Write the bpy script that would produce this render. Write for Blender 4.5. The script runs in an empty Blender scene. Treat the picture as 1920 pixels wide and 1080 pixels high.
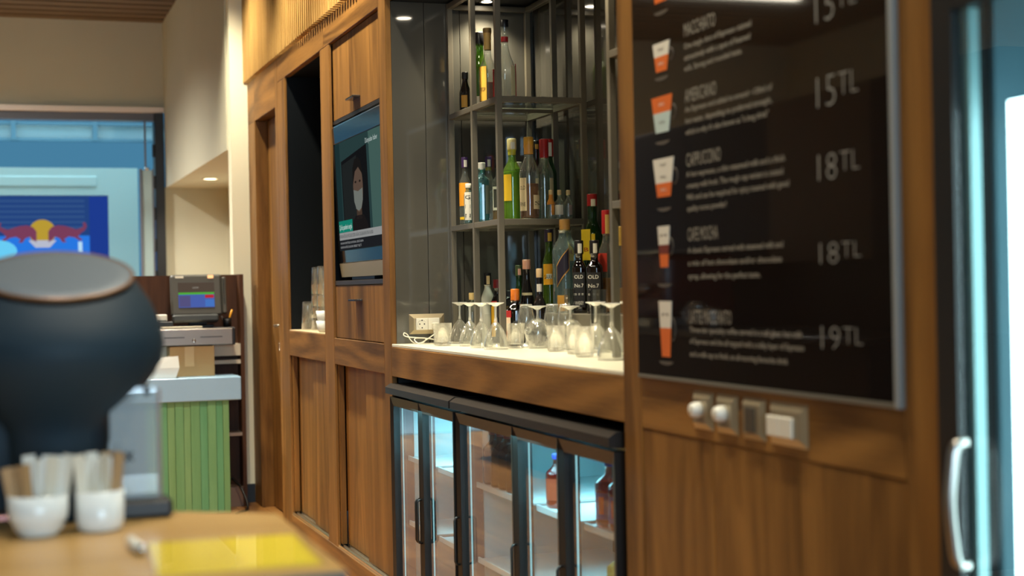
import bpy, bmesh, math, random
from mathutils import Vector, Matrix

sc = bpy.context.scene
col = sc.collection
random.seed(4)

# ------------------------------------------------------------------ camera
YAW, PITCH, ROLL = (math.radians(a) for a in (19.02, -0.047, -1.125))
fw = Vector((math.sin(YAW) * math.cos(PITCH), math.cos(YAW) * math.cos(PITCH), math.sin(PITCH)))
r0 = Vector((math.cos(YAW), -math.sin(YAW), 0)); u0 = r0.cross(fw)
rt = r0 * math.cos(ROLL) + u0 * math.sin(ROLL)
up = -r0 * math.sin(ROLL) + u0 * math.cos(ROLL)
cam = bpy.data.cameras.new('camera'); cam_ob = bpy.data.objects.new('camera', cam); col.objects.link(cam_ob)
m = Matrix((rt, up, -fw)).transposed().to_4x4(); m.translation = (0, 0, 1.2)
cam_ob.matrix_world = m
cam.sensor_width = 36; cam.lens = 2829 / 1920 * 36; cam.clip_start = .05; cam.clip_end = 200
cam.dof.use_dof = True; cam.dof.focus_distance = 5.6; cam.dof.aperture_fstop = 2.6
sc.camera = cam_ob

# ------------------------------------------------------------------ world, daylight, exposure
w = bpy.data.worlds.new('sky'); sc.world = w; w.use_nodes = True
bg = w.node_tree.nodes['Background']; bg.inputs[0].default_value = (.10, .34, .56, 1); bg.inputs[1].default_value = .62
sc.view_settings.view_transform = 'Standard'; sc.view_settings.look = 'None'
sc.view_settings.exposure = 0.0; sc.view_settings.gamma = 1; sc.view_settings.use_curve_mapping = False
cy = sc.cycles
cy.max_bounces = 10; cy.diffuse_bounces = 4; cy.glossy_bounces = 5; cy.transmission_bounces = 8; cy.transparent_max_bounces = 48
cy.caustics_reflective = False; cy.caustics_refractive = False; cy.sample_clamp_indirect = 8; cy.use_denoising = True

def lamp(name, kind, loc, energy, color, aim=None, **kw):
    l = bpy.data.lights.new(name, kind); l.energy = energy; l.color = color
    for k, v in kw.items(): setattr(l, k, v)
    o = bpy.data.objects.new(name, l); col.objects.link(o); o.location = loc
    if aim is not None: o.rotation_euler = (Vector(aim) - Vector(loc)).to_track_quat('-Z', 'Y').to_euler()
    return o

WARM = (1.0, .91, .70)
# daylight coming in through the window of the wall behind the camera
lamp('daylight', 'AREA', (.4, -2.94, 1.7), 175, (.60, .82, 1.0), aim=(.4, 4, 1.7), shape='RECTANGLE', size=2.7, size_y=2.0)
# daylight over the terrace beyond the doorway
lamp('terrace_daylight', 'AREA', (0.2, 14.2, 5.2), 760, (.62, .88, 1.0), aim=(.2, 14.0, 0), shape='RECTANGLE', size=5, size_y=3)

# ceiling washers along the panelling (their fixtures are built with the ceiling)
WASH = (8.2, 7.05, 5.95, 4.6, 3.3, 2.1)
for yy in WASH:
    lamp('washer', 'SPOT', (.93, yy, 3.285), (215, 195, 290, 170, 140, 110)[WASH.index(yy)], WARM, aim=(1.22, yy, 1.2), spot_size=math.radians(95), spot_blend=.8, shadow_soft_size=.05)
# general ceiling downlights of the room
HALL = ((.1, 2.6), (.1, 5.2), (.1, 7.8), (-.7, 10.3), (-2.2, 3.2), (-2.2, 6.4), (-2.2, 9.6))
for xx, yy in HALL:
    lamp('ceiling_spot', 'SPOT', (xx, yy, 3.285), 900 if yy > 9 else 60 if yy > 4 else 80, (1, .96, .86), aim=(xx, yy, 0), spot_size=math.radians(150 if yy > 9 else 70), spot_blend=.9, shadow_soft_size=.06)

# ------------------------------------------------------------------ helpers
ORG = {}
def S(r, g, b):
    f = lambda c: (c / 255 / 12.92) if c / 255 <= .04045 else ((c / 255 + .055) / 1.055) ** 2.4
    return (f(r), f(g), f(b), 1)

def tag(o, label=None, cat=None, group=None, kind=None):
    if label: o['label'] = label
    if cat: o['category'] = cat
    if group: o['group'] = group
    if kind: o['kind'] = kind
    return o

def empty(name, loc=(0, 0, 0), label=None, cat=None, group=None, kind=None):
    o = bpy.data.objects.new(name, None); col.objects.link(o); o.location = loc; o.empty_display_size = .05
    ORG[o.name] = Vector(loc)
    return tag(o, label, cat, group, kind)

def add(name, me, parent=None, mat=None, smooth=False):
    if mat is not None: me.materials.append(mat)
    if smooth:
        me.polygons.foreach_set('use_smooth', [True] * len(me.polygons))
    o = bpy.data.objects.new(name, me); col.objects.link(o); o.parent = parent
    ORG[o.name] = ORG.get(parent.name, Vector()) if parent else Vector()
    return o

def mesh(name, verts, faces, mat, parent=None, smooth=False, M=None):
    org = ORG.get(parent.name, Vector()) if parent else Vector()
    vs = [(M @ Vector(v) if M else Vector(v)) - org for v in verts]
    me = bpy.data.meshes.new(name); me.from_pydata([tuple(v) for v in vs], [], faces); me.update()
    return add(name, me, parent, mat, smooth)

def bmfinish(name, bm, mat, parent, smooth=False, M=None):
    if M: bmesh.ops.transform(bm, matrix=M, verts=bm.verts)
    org = ORG.get(parent.name, Vector()) if parent else Vector()
    bmesh.ops.translate(bm, vec=-org, verts=bm.verts)
    bmesh.ops.recalc_face_normals(bm, faces=bm.faces)
    me = bpy.data.meshes.new(name); bm.to_mesh(me); bm.free()
    return add(name, me, parent, mat, smooth)

def box(name, parent, mat, x0, x1, y0, y1, z0, z1, bev=0.0, M=None, seg=1):
    x0, x1 = min(x0, x1), max(x0, x1); y0, y1 = min(y0, y1), max(y0, y1); z0, z1 = min(z0, z1), max(z0, z1)
    bm = bmesh.new(); bmesh.ops.create_cube(bm, size=1)
    for v in bm.verts:
        v.co = (x0 + (v.co.x + .5) * (x1 - x0), y0 + (v.co.y + .5) * (y1 - y0), z0 + (v.co.z + .5) * (z1 - z0))
    if bev > 0:
        bmesh.ops.bevel(bm, geom=list(bm.edges), offset=min(bev, .45 * min(x1 - x0, y1 - y0, z1 - z0)), segments=seg, affect='EDGES', profile=.6)
    return bmfinish(name, bm, mat, parent, M=M, smooth=False)

def ring_x(name, parent, mat, x0, x1, y0, y1, z0, z1, wy, wz, chamfer=0.0):
    """rectangular frame lying in a plane X = const, front face at x0 (towards the room)"""
    o = [(y0, z0), (y1, z0), (y1, z1), (y0, z1)]
    i = [(y0 + wy, z0 + wz), (y1 - wy, z0 + wz), (y1 - wy, z1 - wz), (y0 + wy, z1 - wz)]
    V = [(x0, *p) for p in o] + [(x0 + chamfer, *p) for p in i] + [(x1, *p) for p in o] + [(x1, *p) for p in i]
    F = []
    for k in range(4):
        n = (k + 1) % 4
        F += [(k, n, 4 + n, 4 + k), (8 + n, 8 + k, 12 + k, 12 + n), (k, 8 + k, 8 + n, n), (4 + n, 12 + n, 12 + k, 4 + k)]
    return mesh(name, V, F, mat, parent)

def ring_y(name, parent, mat, y0, y1, x0, x1, z0, z1, wx, wz):
    o = [(x0, z0), (x1, z0), (x1, z1), (x0, z1)]
    i = [(x0 + wx, z0 + wz), (x1 - wx, z0 + wz), (x1 - wx, z1 - wz), (x0 + wx, z1 - wz)]
    V = [(p[0], y0, p[1]) for p in o] + [(p[0], y0, p[1]) for p in i] + [(p[0], y1, p[1]) for p in o] + [(p[0], y1, p[1]) for p in i]
    F = []
    for k in range(4):
        n = (k + 1) % 4
        F += [(k, n, 4 + n, 4 + k), (8 + n, 8 + k, 12 + k, 12 + n), (k, 8 + k, 8 + n, n), (4 + n, 12 + n, 12 + k, 4 + k)]
    return mesh(name, V, F, mat, parent)

def lathe(name, parent, mat, prof, seg=28, n=2.0, M=None, a0=0.0, a1=None, smooth=True, c=(0, 0, 0), ang=0.0):
    """revolve (r, z) pairs; n > 2 squares the section"""
    full = a1 is None
    cnt = seg if full else seg + 1
    V, F = [], []
    for r, z in prof:
        for k in range(cnt):
            t = 2 * math.pi * k / seg if full else a0 + (a1 - a0) * k / seg
            q = r if n == 2 else r / (abs(math.cos(t)) ** n + abs(math.sin(t)) ** n) ** (1 / n)
            V.append((c[0] + q * math.cos(t + ang), c[1] + q * math.sin(t + ang), c[2] + z))
    for i in range(len(prof) - 1):
        for k in range(seg):
            k2 = (k + 1) % cnt if full else k + 1
            a, b, d, e = i * cnt + k, i * cnt + k2, (i + 1) * cnt + k2, (i + 1) * cnt + k
            F.append((a, b, d, e))
    bm = bmesh.new(); vs = [bm.verts.new(v) for v in V]
    for f in F:
        try: bm.faces.new([vs[i] for i in f])
        except ValueError: pass
    bmesh.ops.remove_doubles(bm, verts=bm.verts, dist=1e-5)
    return bmfinish(name, bm, mat, parent, smooth=smooth, M=M)

def tube(name, parent, mat, pts, r, seg=8, M=None, flat=1.0):
    pts = [Vector(p) for p in pts]; V, F = [], []
    prev = None
    for i, p in enumerate(pts):
        d = (pts[min(i + 1, len(pts) - 1)] - pts[max(i - 1, 0)]).normalized()
        ref = prev if prev is not None else (Vector((0, 0, 1)) if abs(d.z) < .9 else Vector((1, 0, 0)))
        a = (ref - d * ref.dot(d)).normalized(); b = d.cross(a); prev = a
        for k in range(seg):
            t = 2 * math.pi * k / seg
            V.append(p + a * math.cos(t) * r + b * math.sin(t) * r * flat)
    for i in range(len(pts) - 1):
        for k in range(seg):
            F.append((i * seg + k, i * seg + (k + 1) % seg, (i + 1) * seg + (k + 1) % seg, (i + 1) * seg + k))
    F.append(tuple(reversed(range(seg)))); F.append(tuple(range((len(pts) - 1) * seg, len(pts) * seg)))
    return mesh(name, V, F, mat, parent, smooth=True, M=M)

def prism(name, parent, mat, poly, fn, depth=.002, smooth=False):
    """poly: 2-D outline; fn(u, v, d) -> world point, d = 0 at the face and 1 at the back"""
    n = len(poly)
    V = [fn(u, v, 0) for u, v in poly] + [fn(u, v, 1) for u, v in poly]
    F = [tuple(range(n)), tuple(reversed(range(n, 2 * n)))] + [(k, n + k, n + (k + 1) % n, (k + 1) % n) for k in range(n)]
    return mesh(name, V, F, mat, parent, smooth)

def spline(P, steps=8, closed=False):
    P = [Vector(p) for p in P]; out = []
    n = len(P)
    for i in range(n if closed else n - 1):
        g = lambda k: P[k % n] if closed else P[max(0, min(n - 1, k))]
        a, b, c_, d = g(i - 1), g(i), g(i + 1), g(i + 2)
        for s in range(steps):
            t = s / steps
            out.append(.5 * ((2 * b) + (c_ - a) * t + (2 * a - 5 * b + 4 * c_ - d) * t * t + (3 * b - a - 3 * c_ + d) * t ** 3))
    if not closed: out.append(P[-1])
    return out

_tc = {}
def text_geo(s, size=1.0, align='LEFT', spacing=1.0, bold=0.0):
    key = (s, align, spacing, bold)
    if key not in _tc:
        cu = bpy.data.curves.new('t', 'FONT'); cu.body = s; cu.size = 1; cu.align_x = align; cu.resolution_u = 2; cu.space_character = spacing; cu.offset = bold
        ob = bpy.data.objects.new('t', cu); col.objects.link(ob)
        dg = bpy.context.evaluated_depsgraph_get()
        me = bpy.data.meshes.new_from_object(ob.evaluated_get(dg))
        _tc[key] = ([tuple(v.co) for v in me.vertices], [tuple(p.vertices) for p in me.polygons])
        bpy.data.objects.remove(ob); bpy.data.curves.remove(cu); bpy.data.meshes.remove(me)
    V, F = _tc[key]
    return [(v[0] * size, v[1] * size) for v in V], F

def text(name, parent, mat, s, fn, size, align='LEFT', spacing=1.0, sx=1.0, fit=None, bold=0.0):
    V, F = text_geo(s, size, align, spacing, bold)
    if fit and V:
        wd = max(v[0] for v in V) - min(v[0] for v in V)
        if wd > 0: sx = fit / wd
    return mesh(name, [fn(u * sx, v) for u, v in V], F, mat, parent)

# ------------------------------------------------------------------ materials
def nodes(name):
    mt = bpy.data.materials.new(name); mt.use_nodes = True
    return mt, mt.node_tree.nodes, mt.node_tree.links, mt.node_tree.nodes['Principled BSDF']

def pbr(name, c, rough=.5, metal=0, spec=.5, coat=0, emit=None, es=0, trans=0, noise=0, nscale=20, bump=0):
    mt, N, L, b = nodes(name)
    b.inputs['Base Color'].default_value = c; b.inputs['Roughness'].default_value = rough; b.inputs['Metallic'].default_value = metal
    b.inputs['Specular IOR Level'].default_value = spec; b.inputs['Coat Weight'].default_value = coat; b.inputs['Coat Roughness'].default_value = .05
    b.inputs['Transmission Weight'].default_value = trans
    if emit: b.inputs['Emission Color'].default_value = emit; b.inputs['Emission Strength'].default_value = es
    if noise or bump:
        g = N.new('ShaderNodeNewGeometry'); t = N.new('ShaderNodeTexNoise'); t.inputs['Scale'].default_value = nscale; t.inputs['Detail'].default_value = 4
        L.new(g.outputs['Position'], t.inputs['Vector'])
        if noise:
            mx = N.new('ShaderNodeMix'); mx.data_type = 'RGBA'
            mx.inputs['A'].default_value = tuple(v * (1 - noise) for v in c[:3]) + (1,); mx.inputs['B'].default_value = tuple(min(1, v * (1 + noise)) for v in c[:3]) + (1,)
            L.new(t.outputs['Fac'], mx.inputs['Factor']); L.new(mx.outputs['Result'], b.inputs['Base Color'])
        if bump:
            bp = N.new('ShaderNodeBump'); bp.inputs['Strength'].default_value = bump; bp.inputs['Distance'].default_value = .01
            L.new(t.outputs['Fac'], bp.inputs['Height']); L.new(bp.outputs['Normal'], b.inputs['Normal'])
    return mt

def wood(name, axis, dark, light, rough=.5, scale=1.0, bands=1.0, coat=.0, fig=.06):
    """grain runs along axis; every board gets its own offset"""
    mt, N, L, b = nodes(name)
    g = N.new('ShaderNodeNewGeometry'); oi = N.new('ShaderNodeObjectInfo')
    off = N.new('ShaderNodeVectorMath'); off.operation = 'SCALE'; off.inputs[0].default_value = (3.1, 7.7, 5.3); L.new(oi.outputs['Random'], off.inputs['Scale'])
    ad = N.new('ShaderNodeVectorMath'); ad.operation = 'ADD'; L.new(g.outputs['Position'], ad.inputs[0]); L.new(off.outputs[0], ad.inputs[1])
    st = [1.0, 1.0, 1.0]; st['XYZ'.index(axis)] = .06
    mp = N.new('ShaderNodeVectorMath'); mp.operation = 'MULTIPLY'; mp.inputs[1].default_value = st; L.new(ad.outputs[0], mp.inputs[0])
    n1 = N.new('ShaderNodeTexNoise'); n1.inputs['Scale'].default_value = 9 * scale; n1.inputs['Detail'].default_value = 3; n1.inputs['Distortion'].default_value = .6
    n2 = N.new('ShaderNodeTexNoise'); n2.inputs['Scale'].default_value = 120 * scale; n2.inputs['Detail'].default_value = 4; n2.inputs['Roughness'].default_value = .7
    # broad veneer stripes with a gentle cathedral figure
    st2 = [1.0, 1.0, 1.0]; st2['XYZ'.index(axis)] = .16
    mp2 = N.new('ShaderNodeVectorMath'); mp2.operation = 'MULTIPLY'; mp2.inputs[1].default_value = st2; L.new(ad.outputs[0], mp2.inputs[0])
    n3 = N.new('ShaderNodeTexNoise'); n3.inputs['Scale'].default_value = 3.4 * scale; n3.inputs['Detail'].default_value = 1
    L.new(mp2.outputs[0], n3.inputs['Vector'])
    sn = N.new('ShaderNodeMath'); sn.operation = 'MULTIPLY'; sn.inputs[1].default_value = 60.0; L.new(n3.outputs['Fac'], sn.inputs[0])
    sw = N.new('ShaderNodeMath'); sw.operation = 'SINE'; L.new(sn.outputs[0], sw.inputs[0])
    L.new(mp.outputs[0], n1.inputs['Vector']); L.new(mp.outputs[0], n2.inputs['Vector'])
    def mul(a, k):
        q = N.new('ShaderNodeMath'); q.operation = 'MULTIPLY'; q.inputs[1].default_value = k; L.new(a, q.inputs[0]); return q.outputs[0]
    def plus(a, c_):
        q = N.new('ShaderNodeMath'); q.operation = 'ADD'; L.new(a, q.inputs[0])
        if isinstance(c_, float): q.inputs[1].default_value = c_
        else: L.new(c_, q.inputs[1])
        return q.outputs[0]
    v = plus(plus(mul(n1.outputs['Fac'], .95 * bands), mul(n2.outputs['Fac'], .42)), plus(mul(sw.outputs[0], fig), -.20 if bands <= 1 else -.26))
    v = plus(v, mul(oi.outputs['Random'], .10))
    cr = N.new('ShaderNodeValToRGB'); cr.color_ramp.elements[0].color = dark; cr.color_ramp.elements[0].position = .22
    cr.color_ramp.elements[1].color = light; cr.color_ramp.elements[1].position = .82
    L.new(v, cr.inputs[0]); L.new(cr.outputs[0], b.inputs['Base Color'])
    b.inputs['Roughness'].default_value = rough; b.inputs['Coat Weight'].default_value = coat; b.inputs['Coat Roughness'].default_value = .15; b.inputs['Specular IOR Level'].default_value = .22
    bp = N.new('ShaderNodeBump'); bp.inputs['Strength'].default_value = .12; bp.inputs['Distance'].default_value = .003
    L.new(n2.outputs['Fac'], bp.inputs['Height']); L.new(bp.outputs['Normal'], b.inputs['Normal'])
    return mt

def thin(name, tint=(1, 1, 1), base=.045, power=4.0, rough=.01, gl=(1, 1, 1), diffuse=0.0, dcol=(1, 1, 1)):
    """thin clear sheet: lets light straight through, mirrors more towards grazing angles"""
    mt = bpy.data.materials.new(name); mt.use_nodes = True; N, L = mt.node_tree.nodes, mt.node_tree.links; N.clear()
    out = N.new('ShaderNodeOutputMaterial'); tr = N.new('ShaderNodeBsdfTransparent'); tr.inputs[0].default_value = (*tint, 1)
    g = N.new('ShaderNodeBsdfGlossy'); g.inputs['Color'].default_value = (*gl, 1); g.inputs['Roughness'].default_value = rough
    lw = N.new('ShaderNodeLayerWeight'); lw.inputs['Blend'].default_value = .5
    pw = N.new('ShaderNodeMath'); pw.operation = 'POWER'; pw.inputs[1].default_value = power; L.new(lw.outputs['Facing'], pw.inputs[0])
    ma = N.new('ShaderNodeMath'); ma.operation = 'MULTIPLY_ADD'; ma.inputs[1].default_value = .9 - base; ma.inputs[2].default_value = base; L.new(pw.outputs[0], ma.inputs[0])
    mx = N.new('ShaderNodeMixShader'); L.new(ma.outputs[0], mx.inputs[0]); L.new(tr.outputs[0], mx.inputs[1]); L.new(g.outputs[0], mx.inputs[2])
    last = mx.outputs[0]
    if diffuse:
        df = N.new('ShaderNodeBsdfDiffuse'); df.inputs[0].default_value = (*dcol, 1)
        m2 = N.new('ShaderNodeMixShader'); m2.inputs[0].default_value = diffuse; L.new(last, m2.inputs[1]); L.new(df.outputs[0], m2.inputs[2]); last = m2.outputs[0]
    L.new(last, out.inputs[0])
    return mt

def glow(name, c, s):
    mt = bpy.data.materials.new(name); mt.use_nodes = True; N, L = mt.node_tree.nodes, mt.node_tree.links; N.clear()
    out = N.new('ShaderNodeOutputMaterial'); e = N.new('ShaderNodeEmission'); e.inputs[0].default_value = c; e.inputs[1].default_value = s
    L.new(e.outputs[0], out.inputs[0]); return mt

WD, WL = (.080, .032, .0065, 1), (.335, .158, .038, 1)
M_ = {}
M_['wz'] = wood('walnut_vertical', 'Z', WD, WL)
M_['wy'] = wood('walnut_lengthwise', 'Y', WD, WL, bands=1.0, fig=.13)
M_['wx'] = wood('walnut_crosswise', 'X', WD, WL)
M_['slat'] = wood('oak_slat', 'Z', (.40, .225, .065, 1), (.64, .40, .13, 1), bands=.6)
M_['floor'] = wood('floor_oak', 'Y', (.22, .085, .02, 1), (.50, .24, .075, 1), rough=.3, bands=1.0, coat=.3)
M_['table'] = wood('table_oak', 'X', (.46, .27, .09, 1), (.68, .44, .17, 1), rough=.35, bands=.7)
M_['brown'] = wood('dark_brown_board', 'Z', (.035, .013, .006, 1), (.12, .048, .02, 1), rough=.5)
M_['plaster'] = pbr('beige_plaster', S(198, 194, 172), .85, noise=.04, nscale=3)
M_['cream'] = pbr('cream_paint', S(246, 240, 212), .8, noise=.02, nscale=4)
M_['ceil'] = pbr('ceiling_brown', S(118, 100, 78), .8)
M_['black'] = pbr('black_lacquer', (.006, .006, .007, 1), .4)
M_['niche'] = pbr('navy_black_lining', (.0028, .0045, .0062, 1), .6, spec=.15)
M_['frame'] = pbr('grey_bronze_steel', S(98, 92, 80), .42, metal=.0, spec=.5)
M_['pane'] = pbr('grey_backpainted_glass', S(80, 78, 72), .07, spec=.7, coat=.3)
M_['shelfglass'] = thin('shelf_glass', (.82, .90, .88), .06, 3)
M_['stone'] = pbr('white_stone', S(244, 238, 214), .22, noise=.03, nscale=9, spec=.5)
M_['fblack'] = pbr('fridge_black', S(30, 26, 23), .38, spec=.5)
M_['fdark'] = pbr('fridge_side_black', S(20, 19, 20), .45)
M_['doorglass'] = thin('fridge_door_glass', (.94, .98, .99), .05, 4.6)
M_['finner'] = pbr('fridge_liner', S(188, 214, 218), .4)
M_['fshelf'] = pbr('fridge_shelf_white', S(232, 240, 240), .4)
M_['led'] = glow('cool_led', (.45, .92, 1, 1), .9)
M_['ledhot'] = glow('cool_led_bright', (.70, .97, 1, 1), 9.0)
M_['white'] = pbr('white_plastic', S(236, 230, 214), .35)
M_['ceramic'] = pbr('white_ceramic', S(232, 234, 230), .18, spec=.6)
M_['champ'] = pbr('champagne_plate', S(176, 160, 132), .3, metal=.6)
M_['chrome'] = pbr('chrome', (.72, .70, .66, 1), .15, metal=1)
M_['brass'] = pbr('satin_nickel', (.78, .70, .54, 1), .22, metal=1)
M_['alu'] = pbr('aluminium_track', (.72, .66, .54, 1), .25, metal=1)
M_['greytrim'] = pbr('grey_acrylic_edge', S(150, 152, 150), .4)
def real_glass(name, tint, clear, ior=1.5):
    mt = bpy.data.materials.new(name); mt.use_nodes = True; N, L = mt.node_tree.nodes, mt.node_tree.links; N.clear()
    out = N.new('ShaderNodeOutputMaterial'); g = N.new('ShaderNodeBsdfGlass'); g.inputs['Color'].default_value = (*tint, 1); g.inputs['Roughness'].default_value = 0; g.inputs['IOR'].default_value = ior
    t = N.new('ShaderNodeBsdfTransparent'); t.inputs[0].default_value = (*tint, 1)
    mx = N.new('ShaderNodeMixShader'); mx.inputs[0].default_value = clear; L.new(g.outputs[0], mx.inputs[1]); L.new(t.outputs[0], mx.inputs[2]); L.new(mx.outputs[0], out.inputs[0])
    return mt
M_['tglass'] = real_glass('tumbler_glass', (.995, .995, .99), .62)
M_['glass'] = thin('clear_glass', (.985, .99, .98), .06, 1.7, diffuse=.035, dcol=(1, .98, .92))
M_['glassthick'] = thin('thick_glass', (.96, .97, .95), .2, 1.4, rough=.03, diffuse=.30, dcol=(1, .98, .92))
M_['glass2'] = thin('cut_crystal', (.93, .94, .93), .16, 1.6, rough=.04)
M_['board'] = pbr('menu_board_black', S(26, 20, 17), .04, spec=.5, coat=.0)
M_['chalk'] = pbr('menu_print_grey', S(150, 144, 132), .6)
M_['chalk2'] = pbr('menu_price_chalk', S(142, 140, 134), .7)
M_['pwhite'] = pbr('menu_print_white', S(232, 226, 212), .5)
M_['porange'] = pbr('menu_print_orange', S(226, 110, 40), .5)
M_['pbrown'] = pbr('menu_print_brown', S(120, 48, 28), .5)
M_['pblue'] = pbr('menu_print_pale', S(196, 214, 210), .5)
M_['pline'] = pbr('menu_print_outline', S(92, 84, 74), .5)

wz, wy, wx = M_['wz'], M_['wy'], M_['wx']

# ================================================================== STRUCTURE
XW = 1.4
# floor: planks along Y
fl = empty('floor', (0, 0, 0), 'orange brown oak plank floor', kind='structure')
box('subfloor', fl, M_['black'], -4, 2.05, -3, 12, -.12, -.03)
pl_w = .145
for i in range(37):
    x = 1.99 - i * pl_w
    if x < -3.3: break
    cuts = [-3.0]; y = -3.0 - random.random() * 2
    while y < 12:
        y += 2.4
        if -2.8 < y < 11.8: cuts.append(y)
    cuts.append(12.0)
    for a, b_ in zip(cuts, cuts[1:]):
        V = [(x - pl_w + .002, a + .001, -.03), (x, a + .001, -.03), (x, b_ - .001, -.03), (x - pl_w + .002, b_ - .001, -.03)]
        V += [(v[0], v[1], random.uniform(-.0006, .0004)) for v in V[:1]] + [(v[0], v[1], 0) for v in V[1:]]
        mesh('plank', V, [(3, 2, 1, 0), (4, 5, 6, 7), (0, 1, 5, 4), (1, 2, 6, 5), (2, 3, 7, 6), (3, 0, 4, 7)], M_['floor'], fl)

# ceiling with slats across the room
ce = empty('ceiling', (0, 0, 3.31), 'dark brown slatted ceiling', kind='structure')
box('deck', ce, M_['ceil'], -4, 2.05, -3, 12.2, 3.34, 3.46)
sl_me = None
for i in range(76):
    yy = 11.94 - i * .19
    if sl_me is None:
        o = box('slat', ce, M_['ceil'], -4, 1.30, -.065, .065, 3.31, 3.335); sl_me = o.data
    else:
        o = bpy.data.objects.new('slat', sl_me); col.objects.link(o); o.parent = ce
    o.location.y = yy

# outer walls
def struct(name, x0, x1, y0, y1, z0, z1, mat, label):
    return tag(box(name, None, mat, x0, x1, y0, y1, z0, z1), label, kind='structure')
struct('wall_left', -4.12, -4, -3, 12, 0, 3.34, M_['plaster'], 'beige plaster wall along the far left of the room')
wb = empty('wall_rear', (0, -3, 0), 'beige wall behind the viewer with a wide window', kind='structure')
box('lower_panel', wb, M_['plaster'], -4, 2.05, -3.12, -3, 0, .6)
box('upper_panel', wb, M_['plaster'], -4, 2.05, -3.12, -3, 2.8, 3.34)
box('pier', wb, M_['plaster'], -4, -1.05, -3.12, -3, .6, 2.8)
box('pier', wb, M_['plaster'], 1.85, 2.05, -3.12, -3, .6, 2.8)
wi = empty('window_1', (.4, -3.06, .6), 'wide daylight window behind the viewer', kind='structure')
ring_y('window_frame', wi, M_['fdark'], -3.10, -3.04, -1.05, 1.85, .6, 2.8, .06, .06)
box('pane', wi, M_['shelfglass'], -.99, 1.79, -3.075, -3.065, .66, 2.74)
struct('wall_right', 2.0, 2.1, -3, 8.64, 0, 3.34, M_['plaster'], 'plain wall behind the walnut panelling')
# back wall with the doorway
bw = empty('wall_back', (0, 12, 0), 'beige plaster wall above and beside the terrace doorway', kind='structure')
box('lintel_panel', bw, M_['plaster'], -4, 1.30, 12.0, 12.2, 2.615, 3.34)
box('side_panel', bw, M_['plaster'], -4, -2.2, 12.0, 12.2, 0, 2.615)
box('alcove_panel', bw, M_['plaster'], 1.288, 1.80, 12.0, 12.2, 0, 2.03)
struct('wall_bulkhead', 1.295, 2.1, 8.75, 12.0, 2.02, 3.34, M_['plaster'], 'beige bulkhead above the cashier alcove')
struct('wall_alcove', 1.775, 1.9, 8.75, 12.0, 0, 2.02, M_['plaster'], 'beige side wall of the cashier alcove')
pil = empty('wall_pillar', (1.35, 8.63, 0), 'brightly lit cream wall end beside the walnut panelling', kind='structure')
box('wall_face', pil, M_['cream'], 1.303, 2.1, 8.635, 8.75, .105, 3.34)
bb = struct('baseboard_pillar', 1.30, 1.41, 8.625, 8.75, 0, .105, M_['black'], 'black baseboard under the cream wall end')
struct('trim_1', -2.2, 1.29, 11.955, 12.0, 2.605, 2.645, pbr('pale_trim', S(240, 232, 226), .5), 'pale trim strip above the terrace doorway')

# ---------------- walnut panelling
pw = empty('wall_walnut', (XW, 5.4, 0), 'walnut panelled bar wall of stiles, rails and slats', kind='structure')
T = .012
def stile(y0, y1, z0, z1, th=T, mat=None, name='stile', x=XW):
    return box(name, pw, mat or wz, x, x + th, y0, y1, z0, z1, .0018)
stile(8.402, 8.63, 0, 2.15, .10)
stile(7.76, 8.402, 2.15, 2.39, .10, wy, 'rail'); stile(8.402, 8.63, 2.1505, 2.39, .05, wy, 'rail')
stile(7.692, 7.76, 0, 2.39, .10)
stile(7.49, 7.689, 0, 2.268)
stile(6.553, 7.689, 2.2685, 2.39, .03, wy, 'rail')
stile(5.56, 6.55, 2.2685, 2.39, .03, wy, 'rail')
stile(6.44, 6.63, 0, 2.268)
stile(5.452, 5.56, 0, 2.39, .02)
stile(6.63, 7.49, .88, 1.003, .03, wy, 'rail')
stile(5.56, 6.44, .88, .993, .03, wy, 'rail')
stile(3.27, 5.451, .876, .985, .03, wy, 'rail')
stile(3.27, 5.451, 2.275, 2.39, .03, wy, 'rail')
stile(3.168, 3.27, 0, 2.39, .04)
stile(2.0, 2.112, 0, 2.39, .04)
stile(2.113, 3.167, .872, .99, .03, wy, 'rail')
for a, b_ in ((2.113, 2.46), (2.462, 2.81), (2.812, 3.167)): stile(a, b_, .02, .871, .03, wz, 'panel', XW + .002)
stile(2.113, 3.167, .9905, 2.39, .02, wz, 'panel', XW + .012)
stile(1.2, 2.0, 2.2, 2.39, .03, wy, 'rail')
# plinth and jambs of the lower recesses
stile(5.56, 7.49, 0, .085, .02, wy, 'plinth', XW - .004)
for a, b_ in ((7.466, 7.49), (6.63, 6.644), (6.416, 6.44), (5.56, 5.574)): stile(a, b_, .1, .88, .024, wz, 'jamb', XW + T)
# slats above
box('backing', pw, M_['slat'], XW + .040, XW + .055, 4.6, 8.66, 2.391, 3.31)
s_me = None; k = 0; yy = 8.64
while yy > 4.62:
    if s_me is None:
        o = box('slat', pw, M_['slat'], -.022, .0395, -.0115, .0115, 2.3915, 3.308, .0015); s_me = o.data
        me = o.data
        for v in me.vertices: v.co += ORG[pw.name]          # keep the shared mesh centred on its own slat
    else:
        o = bpy.data.objects.new('slat', s_me); col.objects.link(o); o.parent = pw
    o.location = (0, yy - ORG[pw.name].y, 0)
    yy -= .048

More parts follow.
